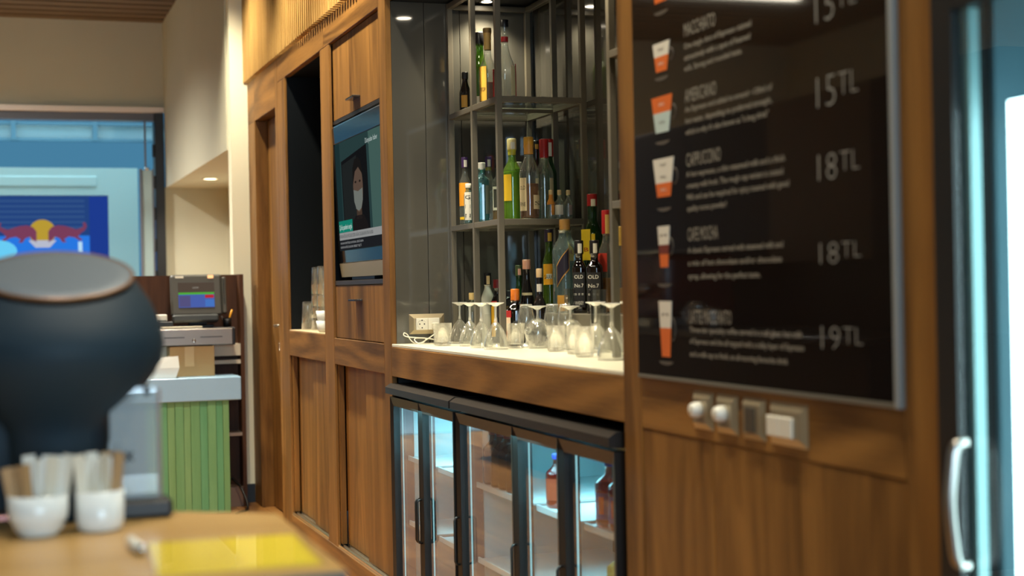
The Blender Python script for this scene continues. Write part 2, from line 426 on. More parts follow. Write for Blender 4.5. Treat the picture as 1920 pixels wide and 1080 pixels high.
# door in the panelling
dr = empty('door_1', (1.47, 8.05, 0), 'walnut service door set back in the panelling', kind='structure')
box('leaf', dr, wz, 1.468, 1.508, 7.70, 8.40, .006, 2.149, .002)
hx = 1.468
for zz, lever in ((1.02, True), (.93, False)):
    hd = lathe('rose', dr, M_['brass'], [(0, 0), (.024, 0), (.024, .006), (.02, .008), (0, .008)], 18, M=Matrix.Translation((hx, 7.86, zz)) @ Matrix.Rotation(-math.pi / 2, 4, 'Y'))
    if lever:
        tube('lever', hd, M_['brass'], spline([(hx, 7.86, zz), (hx - .045, 7.86, zz), (hx - .052, 7.87, zz), (hx - .054, 7.90, zz), (hx - .052, 7.985, zz - .003)], 5), .0085, 10)
    else:
        lathe('cylinder', hd, M_['brass'], [(0, 0), (.012, 0), (.013, .02), (.010, .022), (0, .022)], 14, M=Matrix.Translation((hx, 7.86, zz)) @ Matrix.Rotation(-math.pi / 2, 4, 'Y'))
        box('key', hd, M_['brass'], hx - .055, hx - .02, 7.858, 7.862, zz - .006, zz + .006, .001)
        tube('key_ring', hd, M_['chrome'], [(hx - .05, 7.86 + .012 * math.cos(t), zz - .022 - .018 * math.sin(t)) for t in [i * math.pi / 8 for i in range(17)]], .0018, 6)

# ---------------- display niche with glasses
nc = empty('display_cabinet', (1.55, 7.05, 1.0), 'tall open display niche with dark lining and pale bottom shelf', 'cabinet')
box('back_panel', nc, M_['niche'], 1.70, 1.715, 6.55, 7.55, .98, 2.30)
box('side_panel', nc, M_['niche'], 1.413, 1.70, 7.492, 7.51, .98, 2.30)
box('side_panel', nc, M_['niche'], 1.413, 1.70, 6.60, 6.618, .98, 2.30)
box('top_panel', nc, M_['niche'], 1.432, 1.70, 6.618, 7.492, 2.27, 2.288)
box('shelf', nc, pbr('pale_shelf', S(224, 200, 158), .35), 1.402, 1.70, 6.632, 7.488, 1.0035, 1.008, .001)
# ---------------- TV cabinet
tc = empty('television_cabinet', (1.55, 6.0, 1.0), 'walnut cabinet with lift-up door, dark television recess and drawer', 'cabinet')
box('back_panel', tc, M_['niche'], 1.60, 1.615, 5.47, 6.56, 1.0, 2.30)
box('side_panel', tc, M_['niche'], 1.413, 1.60, 6.50, 6.52, 1.0, 2.30)
box('side_panel', tc, M_['niche'], 1.43, 1.60, 5.475, 5.49, 1.0, 2.30)
fd = box('door', tc, wz, 1.416, 1.434, 5.563, 6.437, 1.932, 2.266, .0015)
def bar_handle(par, x, yc, zc, half=.06):
    h = tube('handle', par, M_['black'], [(x, yc - half + .008, zc), (x - .028, yc - half + .008, zc), (x - .028, yc - half, zc), (x - .028, yc + half, zc), (x - .028, yc + half - .008, zc), (x, yc + half - .008, zc)], .0045, 6)
    return h
def pull(par, x, yc, zc, half=.065):
    box('handle', par, pbr('dark_chrome', (.12, .115, .11, 1), .22, metal=1), x - .032, x, yc - half, yc + half, zc - .004, zc + .004, .001)
pull(fd, 1.416, 6.0, 1.98)
box('rail', tc, M_['fdark'], 1.413, 1.60, 5.50, 6.50, 1.915, 1.930, .001)
box('shelf', tc, pbr('dark_shelf', S(58, 48, 38), .35), 1.408, 1.60, 5.562, 6.438, 1.221, 1.240, .001)
dw = box('drawer', tc, wz, 1.410, 1.43, 5.563, 6.437, .996, 1.2185, .0015)
pull(dw, 1.410, 6.0, 1.158, .06)
# ---------------- sliding lower cabinets
for y0, y1, lab in ((6.644, 7.466, 'low walnut sliding-door cupboard under the display niche'), (5.574, 6.416, 'low walnut sliding-door cupboard under the television')):
    c_ = empty('sliding_cupboard', (1.5, (y0 + y1) / 2, .085), lab, 'cupboard', 'cupboards with sliding doors')
    ym = y0 + (y1 - y0) * .44
    box('door', c_, wz, 1.441, 1.455, ym - .03, y1, .100, .879, .001)
    box('door', c_, wz, 1.421, 1.435, y0, ym + .02, .100, .879, .001)
    tr = box('track', c_, M_['alu'], 1.398, 1.46, y0 - .012, y1 + .012, .086, .090)
    for xx in (1.399, 1.418, 1.437): box('track_rib', tr, M_['alu'], xx, xx + .004, y0 - .012, y1 + .012, .0905, .099)
    box('carcass_back', c_, M_['niche'], 1.70, 1.71, y0, y1, .086, .879)
    box('carcass_side', c_, M_['niche'], 1.462, 1.70, y1 + .002, y1 + .012, .086, .879)

# ---------------- the bar niche: dark glass lining, stone counter
bn = empty('bar_niche', (1.7, 4.36, .99), 'grey glass lined bar recess in the walnut wall', kind='structure')
box('return', bn, wz, XW + .001, 1.421, 5.4515, 5.47, .99, 2.275)
for a, b_ in ((1.422, 1.549), (1.551, 1.689), (1.691, 1.829), (1.831, 1.985)): box('glass_panel', bn, M_['pane'], a, b_, 5.452, 5.47, .985, 2.272, .0008)
ys = [5.45, 5.20, 4.93, 4.66, 4.38, 4.10, 3.83, 3.56, 3.275]
for a, b_ in zip(ys, ys[1:]): box('glass_panel', bn, M_['pane'], 1.985, 1.998, b_ + .001, a - .001, .985, 2.272, .0008)
box('glass_panel', bn, M_['pane'], 1.44, 1.985, 3.255, 3.269, .985, 2.272, .0008)
box('niche_ceiling', bn, M_['black'], 1.43, 1.998, 3.26, 5.46, 2.2725, 2.30)
for yy in (5.13, 4.50, 3.87):
    d = empty('downlight', (1.56, yy, 2.27), {5.13: 'round recessed downlight over the far end of the glassware counter', 4.50: 'round recessed downlight over the middle of the glassware counter', 3.87: 'round recessed downlight over the near end of the glassware counter'}[yy], 'light', 'downlights in the bar recess')
    lathe('ring', d, M_['chrome'], [(.030, 0), (.040, -.001), (.040, -.004), (.030, -.003)], 20, c=(1.56, yy, 2.272))
    lathe('lens', d, glow('downlight_lens', (1, .88, .66, 1), 50), [(0, 0), (.029, 0)], 20, c=(1.56, yy, 2.2705))
    lamp('niche_spot', 'SPOT', (1.56, yy, 2.262), 40, (1, .87, .62), aim=(1.57, yy, 0), spot_size=math.radians(56), spot_blend=.5, shadow_soft_size=.028)
d = empty('downlight', (1.775, 5.375, 2.262), 'small spotlight above the top shelf of the bottle rack', 'light', 'downlights in the bar recess')
lathe('lens', d, glow('spot_lens', (1, .88, .66, 1), 50), [(0, 0), (.02, 0)], 16, c=(1.775, 5.375, 2.2705))
lathe('ring', d, M_['chrome'], [(.021, 0), (.028, -.001), (.028, -.004), (.021, -.003)], 16, c=(1.775, 5.375, 2.272))
lamp('shelf_spot', 'SPOT', (1.775, 5.375, 2.262), 26, (1, .88, .62), aim=(1.775, 5.40, 1), spot_size=math.radians(120), spot_blend=.9, shadow_soft_size=.02)
ct = box('bar_counter', None, M_['stone'], 1.402, 1.984, 3.272, 5.4505, .9855, .996, .0015)
tag(ct, 'bright white stone counter slab under the bottles and glasses', 'counter')
rs = box('bottle_riser', None, pbr('grey_riser', S(96, 90, 76), .4), 1.80, 1.9835, 3.30, 5.15, .9963, 1.107, .002)
tag(rs, 'grey step at the back of the counter carrying the tall bottles', 'shelf')

# ---------------- steel bottle racks
def rack(y0, y1, label):
    r = empty('bottle_rack', (1.80, (y0 + y1) / 2, .996), label, 'rack', 'steel bottle racks in the bar recess')
    fr = M_['frame']; q = .020; xs = (1.635, 1.945); ym = (y0 + y1 - q) / 2
    zf = .9965
    for x in xs:
        for y in (y0, ym, y1 - q):
            zb = zf if not (x > 1.8 and y < 5.15) else 1.1075
            box('post', r, fr, x, x + q, y, y + q, zb, 2.268, .0012)
    for zt in (1.432, 1.851, 2.266):
        for x in xs:
            box('rail', r, fr, x + .0005, x + q - .0005, y0 + q, ym, zt - .02, zt, .001)
            box('rail', r, fr, x + .0005, x + q - .0005, ym + q, y1 - q, zt - .02, zt, .001)
        for y in (y0, y1 - q, ym):
            if y == ym and zt > 2: continue
            box('crossbar', r, fr, xs[0] + q, xs[1], y + .0005, y + q - .0005, zt - .02, zt - (.008 if y == ym else 0), .001)
    for zt in (1.432, 1.851):
        box('shelf', r, M_['shelfglass'], xs[0] + q + .001, xs[1] - .001, y0 + q + .001, y1 - q - .001, zt - .007, zt - .0005)
    return r
rack(4.865, 5.447, 'grey steel bottle rack at the far end of the bar recess')
rack(3.292, 3.897, 'grey steel bottle rack mostly hidden behind the walnut pillar')

# double socket on the glass side wall
so = empty('wall_socket', (1.537, 5.45, 1.03), 'double wall socket in champagne frame above the stone counter', 'socket')
def bev_plate(par, mat, x0, x1, z0, z1, y, d, ins, name='cover_plate'):
    V = [(x0, y, z0), (x1, y, z0), (x1, y, z1), (x0, y, z1), (x0 + ins, y - d, z0 + ins), (x1 - ins, y - d, z0 + ins), (x1 - ins, y - d, z1 - ins), (x0 + ins, y - d, z1 - ins)]
    return mesh(name, V, [(0, 1, 5, 4), (1, 2, 6, 5), (2, 3, 7, 6), (3, 0, 4, 7), (4, 5, 6, 7), (3, 2, 1, 0)], mat, par)
bev_plate(so, M_['champ'], 1.470, 1.607, 1.030, 1.105, 5.4515, .010, .016)
for x0 in (1.4935, 1.539):
    ins = box('insert', so, M_['white'], x0, x0 + .0445, 5.434, 5.445, 1.0455, 1.0895, .001)
    if x0 < 1.5:
        lathe('socket_well', ins, M_['white'], [(.018, .001), (.0185, 0), (.0165, -.001), (.0165, .006), (0, .006)], 20, M=Matrix.Translation((x0 + .022, 5.434, 1.0675)) @ Matrix.Rotation(-math.pi / 2, 4, 'X'))
        for dx, dz in ((-.009, 0), (.009, 0), (0, .014), (0, -.014)):
            lathe('hole', ins, M_['black'], [(0, 0), (.0027, 0)], 8, M=Matrix.Translation((x0 + .022 + dx, 5.4335, 1.0675 + dz)) @ Matrix.Rotation(-math.pi / 2, 4, 'X'))
ch = empty('charger_cable', (1.52, 5.40, .997), 'white charger cable looping across the counter from the socket', 'cable')
box('plug', ch, M_['white'], 1.552, 1.576, 5.40, 5.4335, 1.046, 1.072, .004)
tube('cord', ch, M_['white'], spline([(1.564, 5.40, 1.05), (1.550, 5.37, 1.035), (1.515, 5.37, 1.012), (1.495, 5.38, 1.0), (1.475, 5.40, .9995), (1.462, 5.41, 1.012), (1.452, 5.41, 1.03), (1.440, 5.41, 1.037), (1.438, 5.41, 1.028), (1.452, 5.40, 1.022), (1.49, 5.39, 1.018), (1.515, 5.385, 1.015), (1.500, 5.37, 1.0), (1.478, 5.36, .9995), (1.470, 5.38, 1.012), (1.49, 5.40, 1.017), (1.54, 5.39, 1.012), (1.56, 5.36, 1.003), (1.575, 5.32, .9995)], 6), .0022, 7)

# ================================================================== UNDER-COUNTER FRIDGES
def led_strip(par, x, y, z0, z1, mat):
    box('led_strip', par, mat, x, x + .004, y - .004, y, z0, z1)

def fridge(y0, y1, cuts, label):
    """y0 near end, y1 far end, cuts: door limits from far to near"""
    f = empty('bar_fridge', (1.65, (y0 + y1) / 2, 0), label, 'fridge', 'black glass-door bar fridges under the counter')
    bk, dk = M_['fblack'], M_['fdark']
    box('base', f, dk, 1.42, 1.94, y0, y1, .005, .09, .003)
    box('side', f, dk, 1.42, 1.94, y1 - .025, y1, .09, .80, .002)
    box('side', f, dk, 1.42, 1.94, y0, y0 + .025, .09, .80, .002)
    box('back', f, pbr('fridge_back_grey', S(104, 110, 112), .45), 1.91, 1.94, y0 + .025, y1 - .025, .09, .80)
    box('ceiling_liner', f, M_['finner'], 1.47, 1.91, y0 + .025, y1 - .025, .775, .80)
    box('side_liner', f, M_['finner'], 1.47, 1.91, y1 - .034, y1 - .026, .09, .775)
    box('side_liner', f, M_['finner'], 1.47, 1.91, y0 + .026, y0 + .034, .09, .775)
    box('floor_liner', f, M_['finner'], 1.47, 1.91, y0 + .025, y1 - .025, .09, .10)
    # top slab with a sloping front edge
    V = []
    for y in (y0 + .001, y1 - .001):
        V += [(1.372, y, .815), (1.372, y, .838), (1.392, y, .8505), (1.94, y, .8505), (1.94, y, .812), (1.40, y, .812)]
    F = [(0, 1, 2, 3, 4, 5), (11, 10, 9, 8, 7, 6)] + [(k, 6 + k, 6 + (k + 1) % 6, (k + 1) % 6) for k in range(6)]
    mesh('top_slab', V, F, bk, f)
    for i, (b_, a) in enumerate(zip(cuts, cuts[1:])):     # far limit b_, near limit a
        d = ring_x('door', f, bk, 1.388, 1.418, a + .003, b_ - .003, .05, .803, .026, .034, .006)
        box('pane', d, M_['doorglass'], 1.406, 1.411, a + .029, b_ - .029, .084, .769)
        hy = (a + .012) if i == 0 and len(cuts) == 3 else (b_ - .012)
        tube('handle', d, bk, [(1.390, hy, .470), (1.380, hy, .468), (1.376, hy, .46), (1.376, hy, .33), (1.380, hy, .322), (1.390, hy, .32)], .004, 8)
        # light column and pillar at the far side of the door
        led_strip(f, 1.425, b_ - .030, .10, .765, M_['led'])
        if i: box('mullion', f, dk, 1.419, 1.444, b_ - .012, b_ + .012, .10, .775)
        for zs in (.577, .338):
            s_ = box('shelf', f, M_['fshelf'], 1.452, 1.88, a + .03, b_ - .03, zs - .006, zs)
            box('shelf_lip', s_, M_['fshelf'], 1.446, 1.452, a + .03, b_ - .03, zs - .012, zs + .005)
        # slotted shelf rail on the back wall
        box('shelf_rail', f, pbr('rail_grey', S(176, 186, 188), .4), 1.902, 1.909, (a + b_) / 2 - .012, (a + b_) / 2 + .012, .12, .76)
    lamp('fridge_light', 'AREA', (1.58, (y0 + y1) / 2, .772), 7.5 * (y1 - y0), (.32, .85, 1.0), aim=(1.56, (y0 + y1) / 2, 0), shape='RECTANGLE', size=.25, size_y=(y1 - y0) * .85)
    return f
fridge(4.628, 5.446, (5.443, 5.049, 4.632), 'two-door black bar fridge beside the walnut post')
fridge(3.300, 4.612, (4.608, 4.052, 3.686, 3.304), 'three-door black bar fridge beside the walnut pillar')
box_bay = empty('fridge_bay', (1.97, 4.36, 0), 'black lining of the fridge recess', kind='structure')
box('back_lining', box_bay, M_['black'], 1.97, 1.99, 3.28, 5.45, 0, .98)
box('side_lining', box_bay, M_['black'], 1.425, 1.97, 5.4525, 5.463, 0, .98)
box('side_lining', box_bay, M_['black'], 1.445, 1.97, 3.262, 3.272, 0, .98)
box('top_lining', box_bay, M_['black'], 1.432, 1.97, 3.272, 5.4505, .965, .98)

# ================================================================== MENU BOARD
mb = empty('menu_board', (XW, 2.64, .99), 'glossy black coffee menu board with chalk prices on the walnut wall', 'menu board')
XB = 1.392
box('panel', mb, M_['board'], XB, XB + .012, 2.128, 3.163, .997, 2.38, .001)
box('edge_trim', mb, M_['greytrim'], XB - .003, XB + .012, 2.114, 2.1275, .988, 2.38, .002)
box('edge_trim', mb, pbr('grey_bottom_edge', S(110, 104, 92), .4), XB - .001, XB + .012, 2.128, 3.166, .988, .9965, .001)
XT = XB - .0006
def onb(Y, Z): return lambda u, v: (XT, Y - u, Z + v)
def onbp(u, v, d): return (XT - .0004 + d * .0008, u, v)
def mtext(s, Y, Z, hgt, width, mat=None, name='menu_line', bold=0.0):
    text(name, mb, mat or M_['chalk'], s, onb(Y, Z), hgt / .70, fit=width, bold=bold)
menu = [
 ('ESPRESSO', 1.872, .14, [], None, '15TL', 1.665),
 ('MACCHIATO', 1.720, .145, [('One single shot of Espresso stained', .297, 1.694), ('attractively with a spot of foamed', .292, 1.670), ('milk. Strong and rounded taste.', .258, 1.647)], None, '15TL', 1.505),
 ('AMERICANO', 1.581, .145, [('An Espresso and added to around ~120ml of', .375, 1.561), ('hot water, depending on preferred strength,', .372, 1.537), ('which is why it\'s also known as "a long drink"', .360, 1.513)], None, '18TL', 1.378),
 ('CAPPUCCINO', 1.446, .158, [('A hot espresso, a thin steamed milk and a thick', .42, 1.424), ('creamy milk froth. The rough cup variant is coated', .41, 1.400), ('Milk and can be required for spicy toasted with good', .43, 1.376), ('quality cocoa powder!', .18, 1.352)], None, '18TL', 1.228),
 ('CAFE MOCHA', 1.289, .140, [('A classic Espresso served with steamed milk and', .405, 1.264), ('a mix of hot chocolate and/or chocolate', .40, 1.237), ('syrup, allowing for the perfect taste.', .315, 1.209)], None, '19TL', 1.077),
 ('LATTE MACCHIATO', 1.116, .19, [('Three-tier specialty coffee served in a tall glass: hot milk', .47, 1.097), ('of Espresso and the all topped with a milky layer of Espresso', .475, 1.073), ('and a milk cap to finish, an all-morning favourite drink', .415, 1.046)], None, None, 0),
]
for title, zt, wt, lines, _, price, zp in menu:
    mtext(title, 2.892, zt, .028, wt, name='menu_title')
    for s, wdt, z in lines: mtext(s, 2.892, z, .0115, wdt, bold=.012)
def price(n, Y, Z, h, wd):
    text('price', mb, M_['chalk2'], n[:2], onb(Y, Z), h / .70, fit=.062, bold=-.022)
    text('price', mb, M_['chalk2'], n[2:], onb(Y - .090, Z + h * .25), h * .72 / .70, fit=.062, bold=-.022)
for n, z, h in (('15TL', 1.655, .058), ('15TL', 1.505, .058), ('18TL', 1.376, .050), ('18TL', 1.229, .040), ('19TL', 1.078, .044)): price(n, 2.375, z, h, .15)
def icon(yl, yr, zt, zb, bands, handle=True, saucer=None, name='cup_icon'):
    """tapered cup drawn on the board: bands from top to bottom (fraction, material)"""
    yc = (yl + yr) / 2; ht = zt - zb
    wtop = (yl - yr) / 2; wbot = wtop * .62
    prev = 0.0; root = None
    wd = lambda f: wtop + (wbot - wtop) * f
    for fr, mt, cap in bands:
        P = [(yc + wd(prev), zt - ht * prev), (yc - wd(prev), zt - ht * prev), (yc - wd(fr), zt - ht * fr), (yc + wd(fr), zt - ht * fr)]
        o = prism('cup_band', root or mb, mt, P, onbp) if root else prism(name, mb, mt, P, onbp)
        if root is None: root = o
        if cap:
            text('band_word', root, M_['pline'] if mt in (M_['pwhite'], M_['pblue']) else M_['pwhite'], cap, lambda u, v, zz=zt - ht * (prev + fr) / 2: (XT - .0008, yc - u, zz - .003 + v), .009, 'CENTER', fit=min(.03, wtop))
        prev = fr
    if handle:
        tube('cup_handle', root, M_['pline'], [(XT - .0004, yr - .002 - .016 * math.sin(t), zt - ht * (.3 + .4 * (1 - math.cos(t)) / 2 * 1.0)) for t in [i * math.pi / 10 for i in range(11)]], .0016, 4, flat=.3)
    if saucer:
        P = [(yc + .036 * math.cos(t), saucer + .004 * math.cos(t) * 0 - (.008 * math.sin(t) if math.sin(t) > 0 else 0)) for t in [math.pi * i / 10 for i in range(11)]]
        prism('saucer', root, M_['pline'], P, onbp)
W_, O_, B_, P_ = M_['pwhite'], M_['porange'], M_['pbrown'], M_['pblue']
icon(3.052, 2.955, 1.88, 1.815, [(.5, W_, None), (1, O_, None)], True, 1.795)
icon(3.050, 2.963, 1.727, 1.664, [(.47, W_, 'MILK'), (1, O_, 'ESPRESSO')], True, 1.652)
icon(3.062, 2.955, 1.610, 1.531, [(.45, O_, 'ESPRESSO'), (1, P_, 'WATER')], True, 1.512)
icon(3.060, 2.953, 1.474, 1.390, [(.33, W_, 'FOAM'), (.64, W_, 'MILK'), (1, O_, 'ESPRESSO')], True, 1.366)
icon(3.042, 2.981, 1.326, 1.236, [(.45, W_, 'M'), (.68, B_, None), (1, O_, None)], True, 1.200)
icon(3.044, 2.978, 1.162, 1.040, [(.48, W_, 'M'), (1, O_, None)], True, 1.030)

# ---------------- switches under the board
def plate_x(par, mat, y0, y1, z0, z1, d, ins, x=XW - .0005, name='cover_plate'):
    V = [(x, y0, z0), (x, y1, z0), (x, y1, z1), (x, y0, z1), (x - d, y0 + ins, z0 + ins), (x - d, y1 - ins, z0 + ins), (x - d, y1 - ins, z1 - ins), (x - d, y0 + ins, z1 - ins)]
    return mesh(name, V, [(0, 4, 5, 1), (1, 5, 6, 2), (2, 6, 7, 3), (3, 7, 4, 0), (4, 7, 6, 5), (0, 1, 2, 3)], mat, par)
for yc, lab in ((2.847, 'dimmer switch with white knob, leftmost under the menu board'), (2.738, 'dimmer switch with white knob, second under the menu board')):
    s = empty('dimmer_switch', (XW, yc, .895), lab, 'switch', 'dimmers under the menu board')
    plate_x(s, M_['champ'], yc - .046, yc + .046, .894, .973, .010, .014)
    lathe('knob', s, M_['white'], [(0, 0), (.017, 0), (.0165, .010), (.014, .020), (.012, .022), (0, .022)], 20, M=Matrix.Translation((XW - .010, yc, .936)) @ Matrix.Rotation(-math.pi / 2, 4, 'Y'))
s = empty('blank_switch', (XW, 2.624, .892), 'plain switch with a dark rocker between the dimmers and the double switch', 'switch')
plate_x(s, M_['champ'], 2.579, 2.669, .892, .973, .010, .012)
box('rocker', s, pbr('dark_rocker', S(78, 70, 58), .4), XW - .014, XW - .0105, 2.605, 2.643, .908, .957, .002)
s = empty('double_switch', (XW, 2.49, .893), 'wide switch plate with two white rockers, rightmost under the menu board', 'switch')
plate_x(s, M_['champ'], 2.421, 2.561, .892, .973, .010, .016)
for a in (2.457, 2.5055): box('rocker', s, M_['white'], XW - .016, XW - .0105, a, a + .047, .909, .948, .002)

# ================================================================== TALL FRIDGE AT THE RIGHT
tf = empty('display_fridge', (1.7, 1.62, 0), 'tall black display fridge with lit glass door at the right edge', 'fridge')
box('side', tf, M_['fdark'], 1.42, 1.96, 1.955, 1.985, .05, 2.16, .004)
box('side', tf, M_['fdark'], 1.42, 1.96, 1.235, 1.265, .05, 2.16, .004)
box('top_panel', tf, M_['fdark'], 1.38, 1.96, 1.235, 1.985, 2.0, 2.16, .004)
box('base', tf, M_['fdark'], 1.40, 1.96, 1.235, 1.985, .0, .05, .004)
box('back', tf, M_['finner'], 1.93, 1.955, 1.265, 1.955, .05, 2.0)
box('side_liner', tf, pbr('fridge_liner_dimmed', S(92, 122, 132), .35), 1.46, 1.93, 1.945, 1.954, .05, 2.0)  # far liner coloured darker, standing in for the dimming by the door reflection
box('side_liner', tf, M_['finner'], 1.46, 1.93, 1.266, 1.275, .05, 2.0)
td = ring_x('door', tf, M_['fdark'], 1.372, 1.390, 1.24, 1.982, .06, 1.905, .052, .30, .0)
box('header_panel', tf, M_['fdark'], 1.374, 1.412, 1.24, 1.982, 1.908, 1.998, .003)
box('pane', td, M_['doorglass'], 1.380, 1.386, 1.293, 1.929, .361, 1.604)
tube('handle', td, pbr('dull_steel', (.42, .40, .37, 1), .28, metal=1), spline([(1.372, 1.912, .955), (1.352, 1.910, .948), (1.344, 1.909, .91), (1.340, 1.909, .865), (1.344, 1.909, .815), (1.352, 1.910, .777), (1.372, 1.912, .77)], 6), .009, 10)
box('gasket', tf, pbr('pale_gasket', S(150, 190, 190), .5), 1.392, 1.41, 1.914, 1.934, .36, 1.605)
box('light_column', tf, M_['ledhot'], 1.425, 1.445, 1.812, 1.868, .36, 1.46)
for zs in (.55, .85, 1.15, 1.45):
    box('shelf', tf, M_['fshelf'], 1.50, 1.90, 1.28, 1.94, zs - .006, zs)
lamp('display_fridge_light', 'AREA', (1.60, 1.62, 1.98), 1.6, (.5, .92, 1), aim=(1.62, 1.62, 0), shape='RECTANGLE', size=.2, size_y=.5)

# ================================================================== TELEVISION
tv = empty('television', (1.46, 6.05, 1.245), 'older flat television with silver speaker strip showing a news broadcast', 'television')
TW = .93
tvM = Matrix.Translation((1.411, 6.452, 1.900)) @ Matrix.Rotation(math.radians(-2.2), 4, 'Y')   # top far corner, leaning forwards
def tvp(u, v, d=0.0):
    """u to the right over the screen, v down, d backwards"""
    return tvM @ Vector((d, -u, -v))
def tvbox(name, par, mat, u0, u1, v0, v1, d0, d1, bev=0.0):
    return box(name, par, mat, d0, d1, -u1, -u0, -v1, -v0, bev, M=tvM)
gb = pbr('piano_black', (.008, .009, .011, 1), .10, spec=.35)
tvbox('housing', tv, gb, .005, TW - .005, .01, .60, .012, .085, .01)
box('stand', tv, M_['black'], 1.44, 1.56, 5.85, 6.25, 1.2405, 1.262, .003)
be = tvbox('bezel', tv, gb, 0, TW, 0, .072, -.004, .012, .002)
tvbox('bezel', tv, gb, 0, .030, .0725, .53, -.004, .012, .002)
tvbox('bezel', tv, gb, TW - .03, TW, .0725, .53, -.004, .012, .002)
tvbox('bezel', tv, gb, 0, TW, .5305, .585, -.004, .012, .002)
tvbox('chrome_edge', tv, M_['chrome'], 0, TW, -.004, 0, -.003, .01)
V = []
for u, v in ((.015, .586), (TW - .015, .586), (TW - .045, .645), (.045, .645)): V += [tvp(u, v, -.004), tvp(u, v, .03)]
mesh('speaker_strip', V, [(0, 2, 4, 6), (7, 5, 3, 1), (0, 1, 3, 2), (2, 3, 5, 4), (4, 5, 7, 6), (6, 7, 1, 0)], pbr('silver_plastic', S(150, 138, 112), .4, metal=.2), tv)
scn = tvbox('screen', tv, glow('screen_teal', S(52, 78, 78), .55), .0305, TW - .0305, .0728, .5302, 0, .010)
def scr(poly, c, s=1.0, lv=1, name='broadcast_graphic'):
    return prism(name, scn, glow('screen_ink', c, s), [(u, v) for u, v in poly], lambda u, v, d: tvp(u, v, -.0004 * lv + .0002 * d))
def rect(a, b, c, d): return [(a, c), (b, c), (b, d), (a, d)]
def oval(cx, cyy, rx, ry, n=20): return [(cx + rx * math.cos(2 * math.pi * i / n), cyy + ry * math.sin(2 * math.pi * i / n)) for i in range(n)]
scr(rect(.64, TW - .031, .074, .53), S(92, 128, 120), .45)
scr(rect(.031, .12, .074, .53), S(40, 66, 68), .5)
scr([(.14, .155), (.60, .120), (.60, .475), (.14, .475)], S(24, 25, 27), .7, 2)
scr([(.155, .17), (.42, .15), (.42, .47), (.155, .47)], S(40, 44, 44), .6, 3)
scr([(.27, .475), (.30, .42), (.36, .395), (.50, .395), (.56, .43), (.585, .475)], S(30, 27, 27), .8, 4)
scr(oval(.43, .275, .085, .108), S(118, 96, 82), .5, 5)
scr(rect(.385, .475, .365, .41), S(92, 74, 62), .5, 4)
scr([(.345, .27), (.35, .20), (.39, .165), (.45, .16), (.50, .18), (.518, .24), (.50, .225), (.45, .20), (.39, .215), (.36, .25)], S(30, 28, 27), .7, 6)
scr([(.352, .288), (.43, .298), (.508, .288), (.505, .335), (.475, .368), (.43, .378), (.385, .368), (.355, .335)], S(138, 144, 136), .55, 7)
for uu in (.392, .468): scr(oval(uu, .258, .016, .005, 10), S(40, 32, 28), .8, 6)
scr(rect(.045, .30, .405, .455), S(24, 132, 112), .8, 8)
scr(rect(.045, .80, .4555, .487), S(206, 208, 206), .42, 8)
scr(rect(.045, TW - .031, .4875, .53), S(42, 44, 48), .5, 8)
def scrtext(s, u, v, h, wd, c, st=.8): text('broadcast_text', scn, glow('screen_type', c, st), s, lambda a, b: tvp(u + a, v - b, -.0042), h / .7, fit=wd)
scrtext("Çin'de pandemi sergisi", .055, .443, .022, .235, S(225, 240, 236))
scrtext('KORONAVİRÜSLE MÜCADELE EDEN SAĞLIK ÇALIŞANLARI KONU ALINDI', .05, .478, .014, .60, S(40, 44, 50))
scrtext('WUHAN KENTİNDE NATIONAL SERGİ BASIN', .06, .505, .009, .42, S(170, 172, 172))
scrtext('KORONAVİRÜS SALGINI SERBEST SEÇTİ', .06, .522, .009, .38, S(170, 172, 172))
scrtext('Dünyadan haber', .60, .118, .02, .2, S(200, 214, 210))

# ================================================================== BOTTLES
def liquid_mat(name, tint): return thin(name, tint, .03, 3, diffuse=.38 if max(tint) - min(tint) > .1 else .03, dcol=tint)
G = {
 'clear': thin('bottle_clear', (.92, .95, .93), .08, 1.8, diffuse=.05, dcol=(.8, .85, .8)),
 'green': thin('bottle_green', (.22, .46, .12), .07, 2.4, diffuse=.22, dcol=(.16, .28, .03)),
 'dgreen': thin('bottle_dark_green', (.05, .26, .08), .07, 2.4, diffuse=.25, dcol=(.02, .12, .03)),
 'ygreen': thin('bottle_yellow_green', (.60, .80, .28), .07, 2.4, diffuse=.12, dcol=(.4, .6, .1)),
 'blue': thin('bottle_blue_tint', (.68, .84, .86), .09, 1.8, diffuse=.10, dcol=(.35, .5, .5)),
 'aqua': thin('bottle_aqua', (.50, .78, .80), .10, 2.0, rough=.05, diffuse=.2, dcol=(.16, .42, .44)),
 'frost': pbr('bottle_frosted', S(206, 204, 192), .55),
 'dark': pbr('bottle_near_black', (.010, .008, .008, 1), .08, spec=.7),
 'brown': thin('bottle_brown', (.12, .05, .025), .08, 2.4),
}
LQ = {
 'amber': liquid_mat('liquid_amber', (.62, .30, .05)), 'whisky': liquid_mat('liquid_whisky', (.52, .20, .03)),
 'cola': liquid_mat('liquid_cola', (.30, .07, .04)), 'red': liquid_mat('liquid_red', (.70, .08, .05)),
 'water': liquid_mat('liquid_clear', (.92, .95, .95)), 'lime': liquid_mat('liquid_lime', (.45, .70, .12)),
 'black': pbr('liquid_dark', (.02, .008, .006, 1), .15),
}
_pc = {}
def paint(rgb, rough=.45, metal=0):
    k_ = (rgb, rough, metal)
    if k_ not in _pc: _pc[k_] = pbr('paint_%02x%02x%02x' % rgb, S(*rgb), rough, metal)
    return _pc[k_]

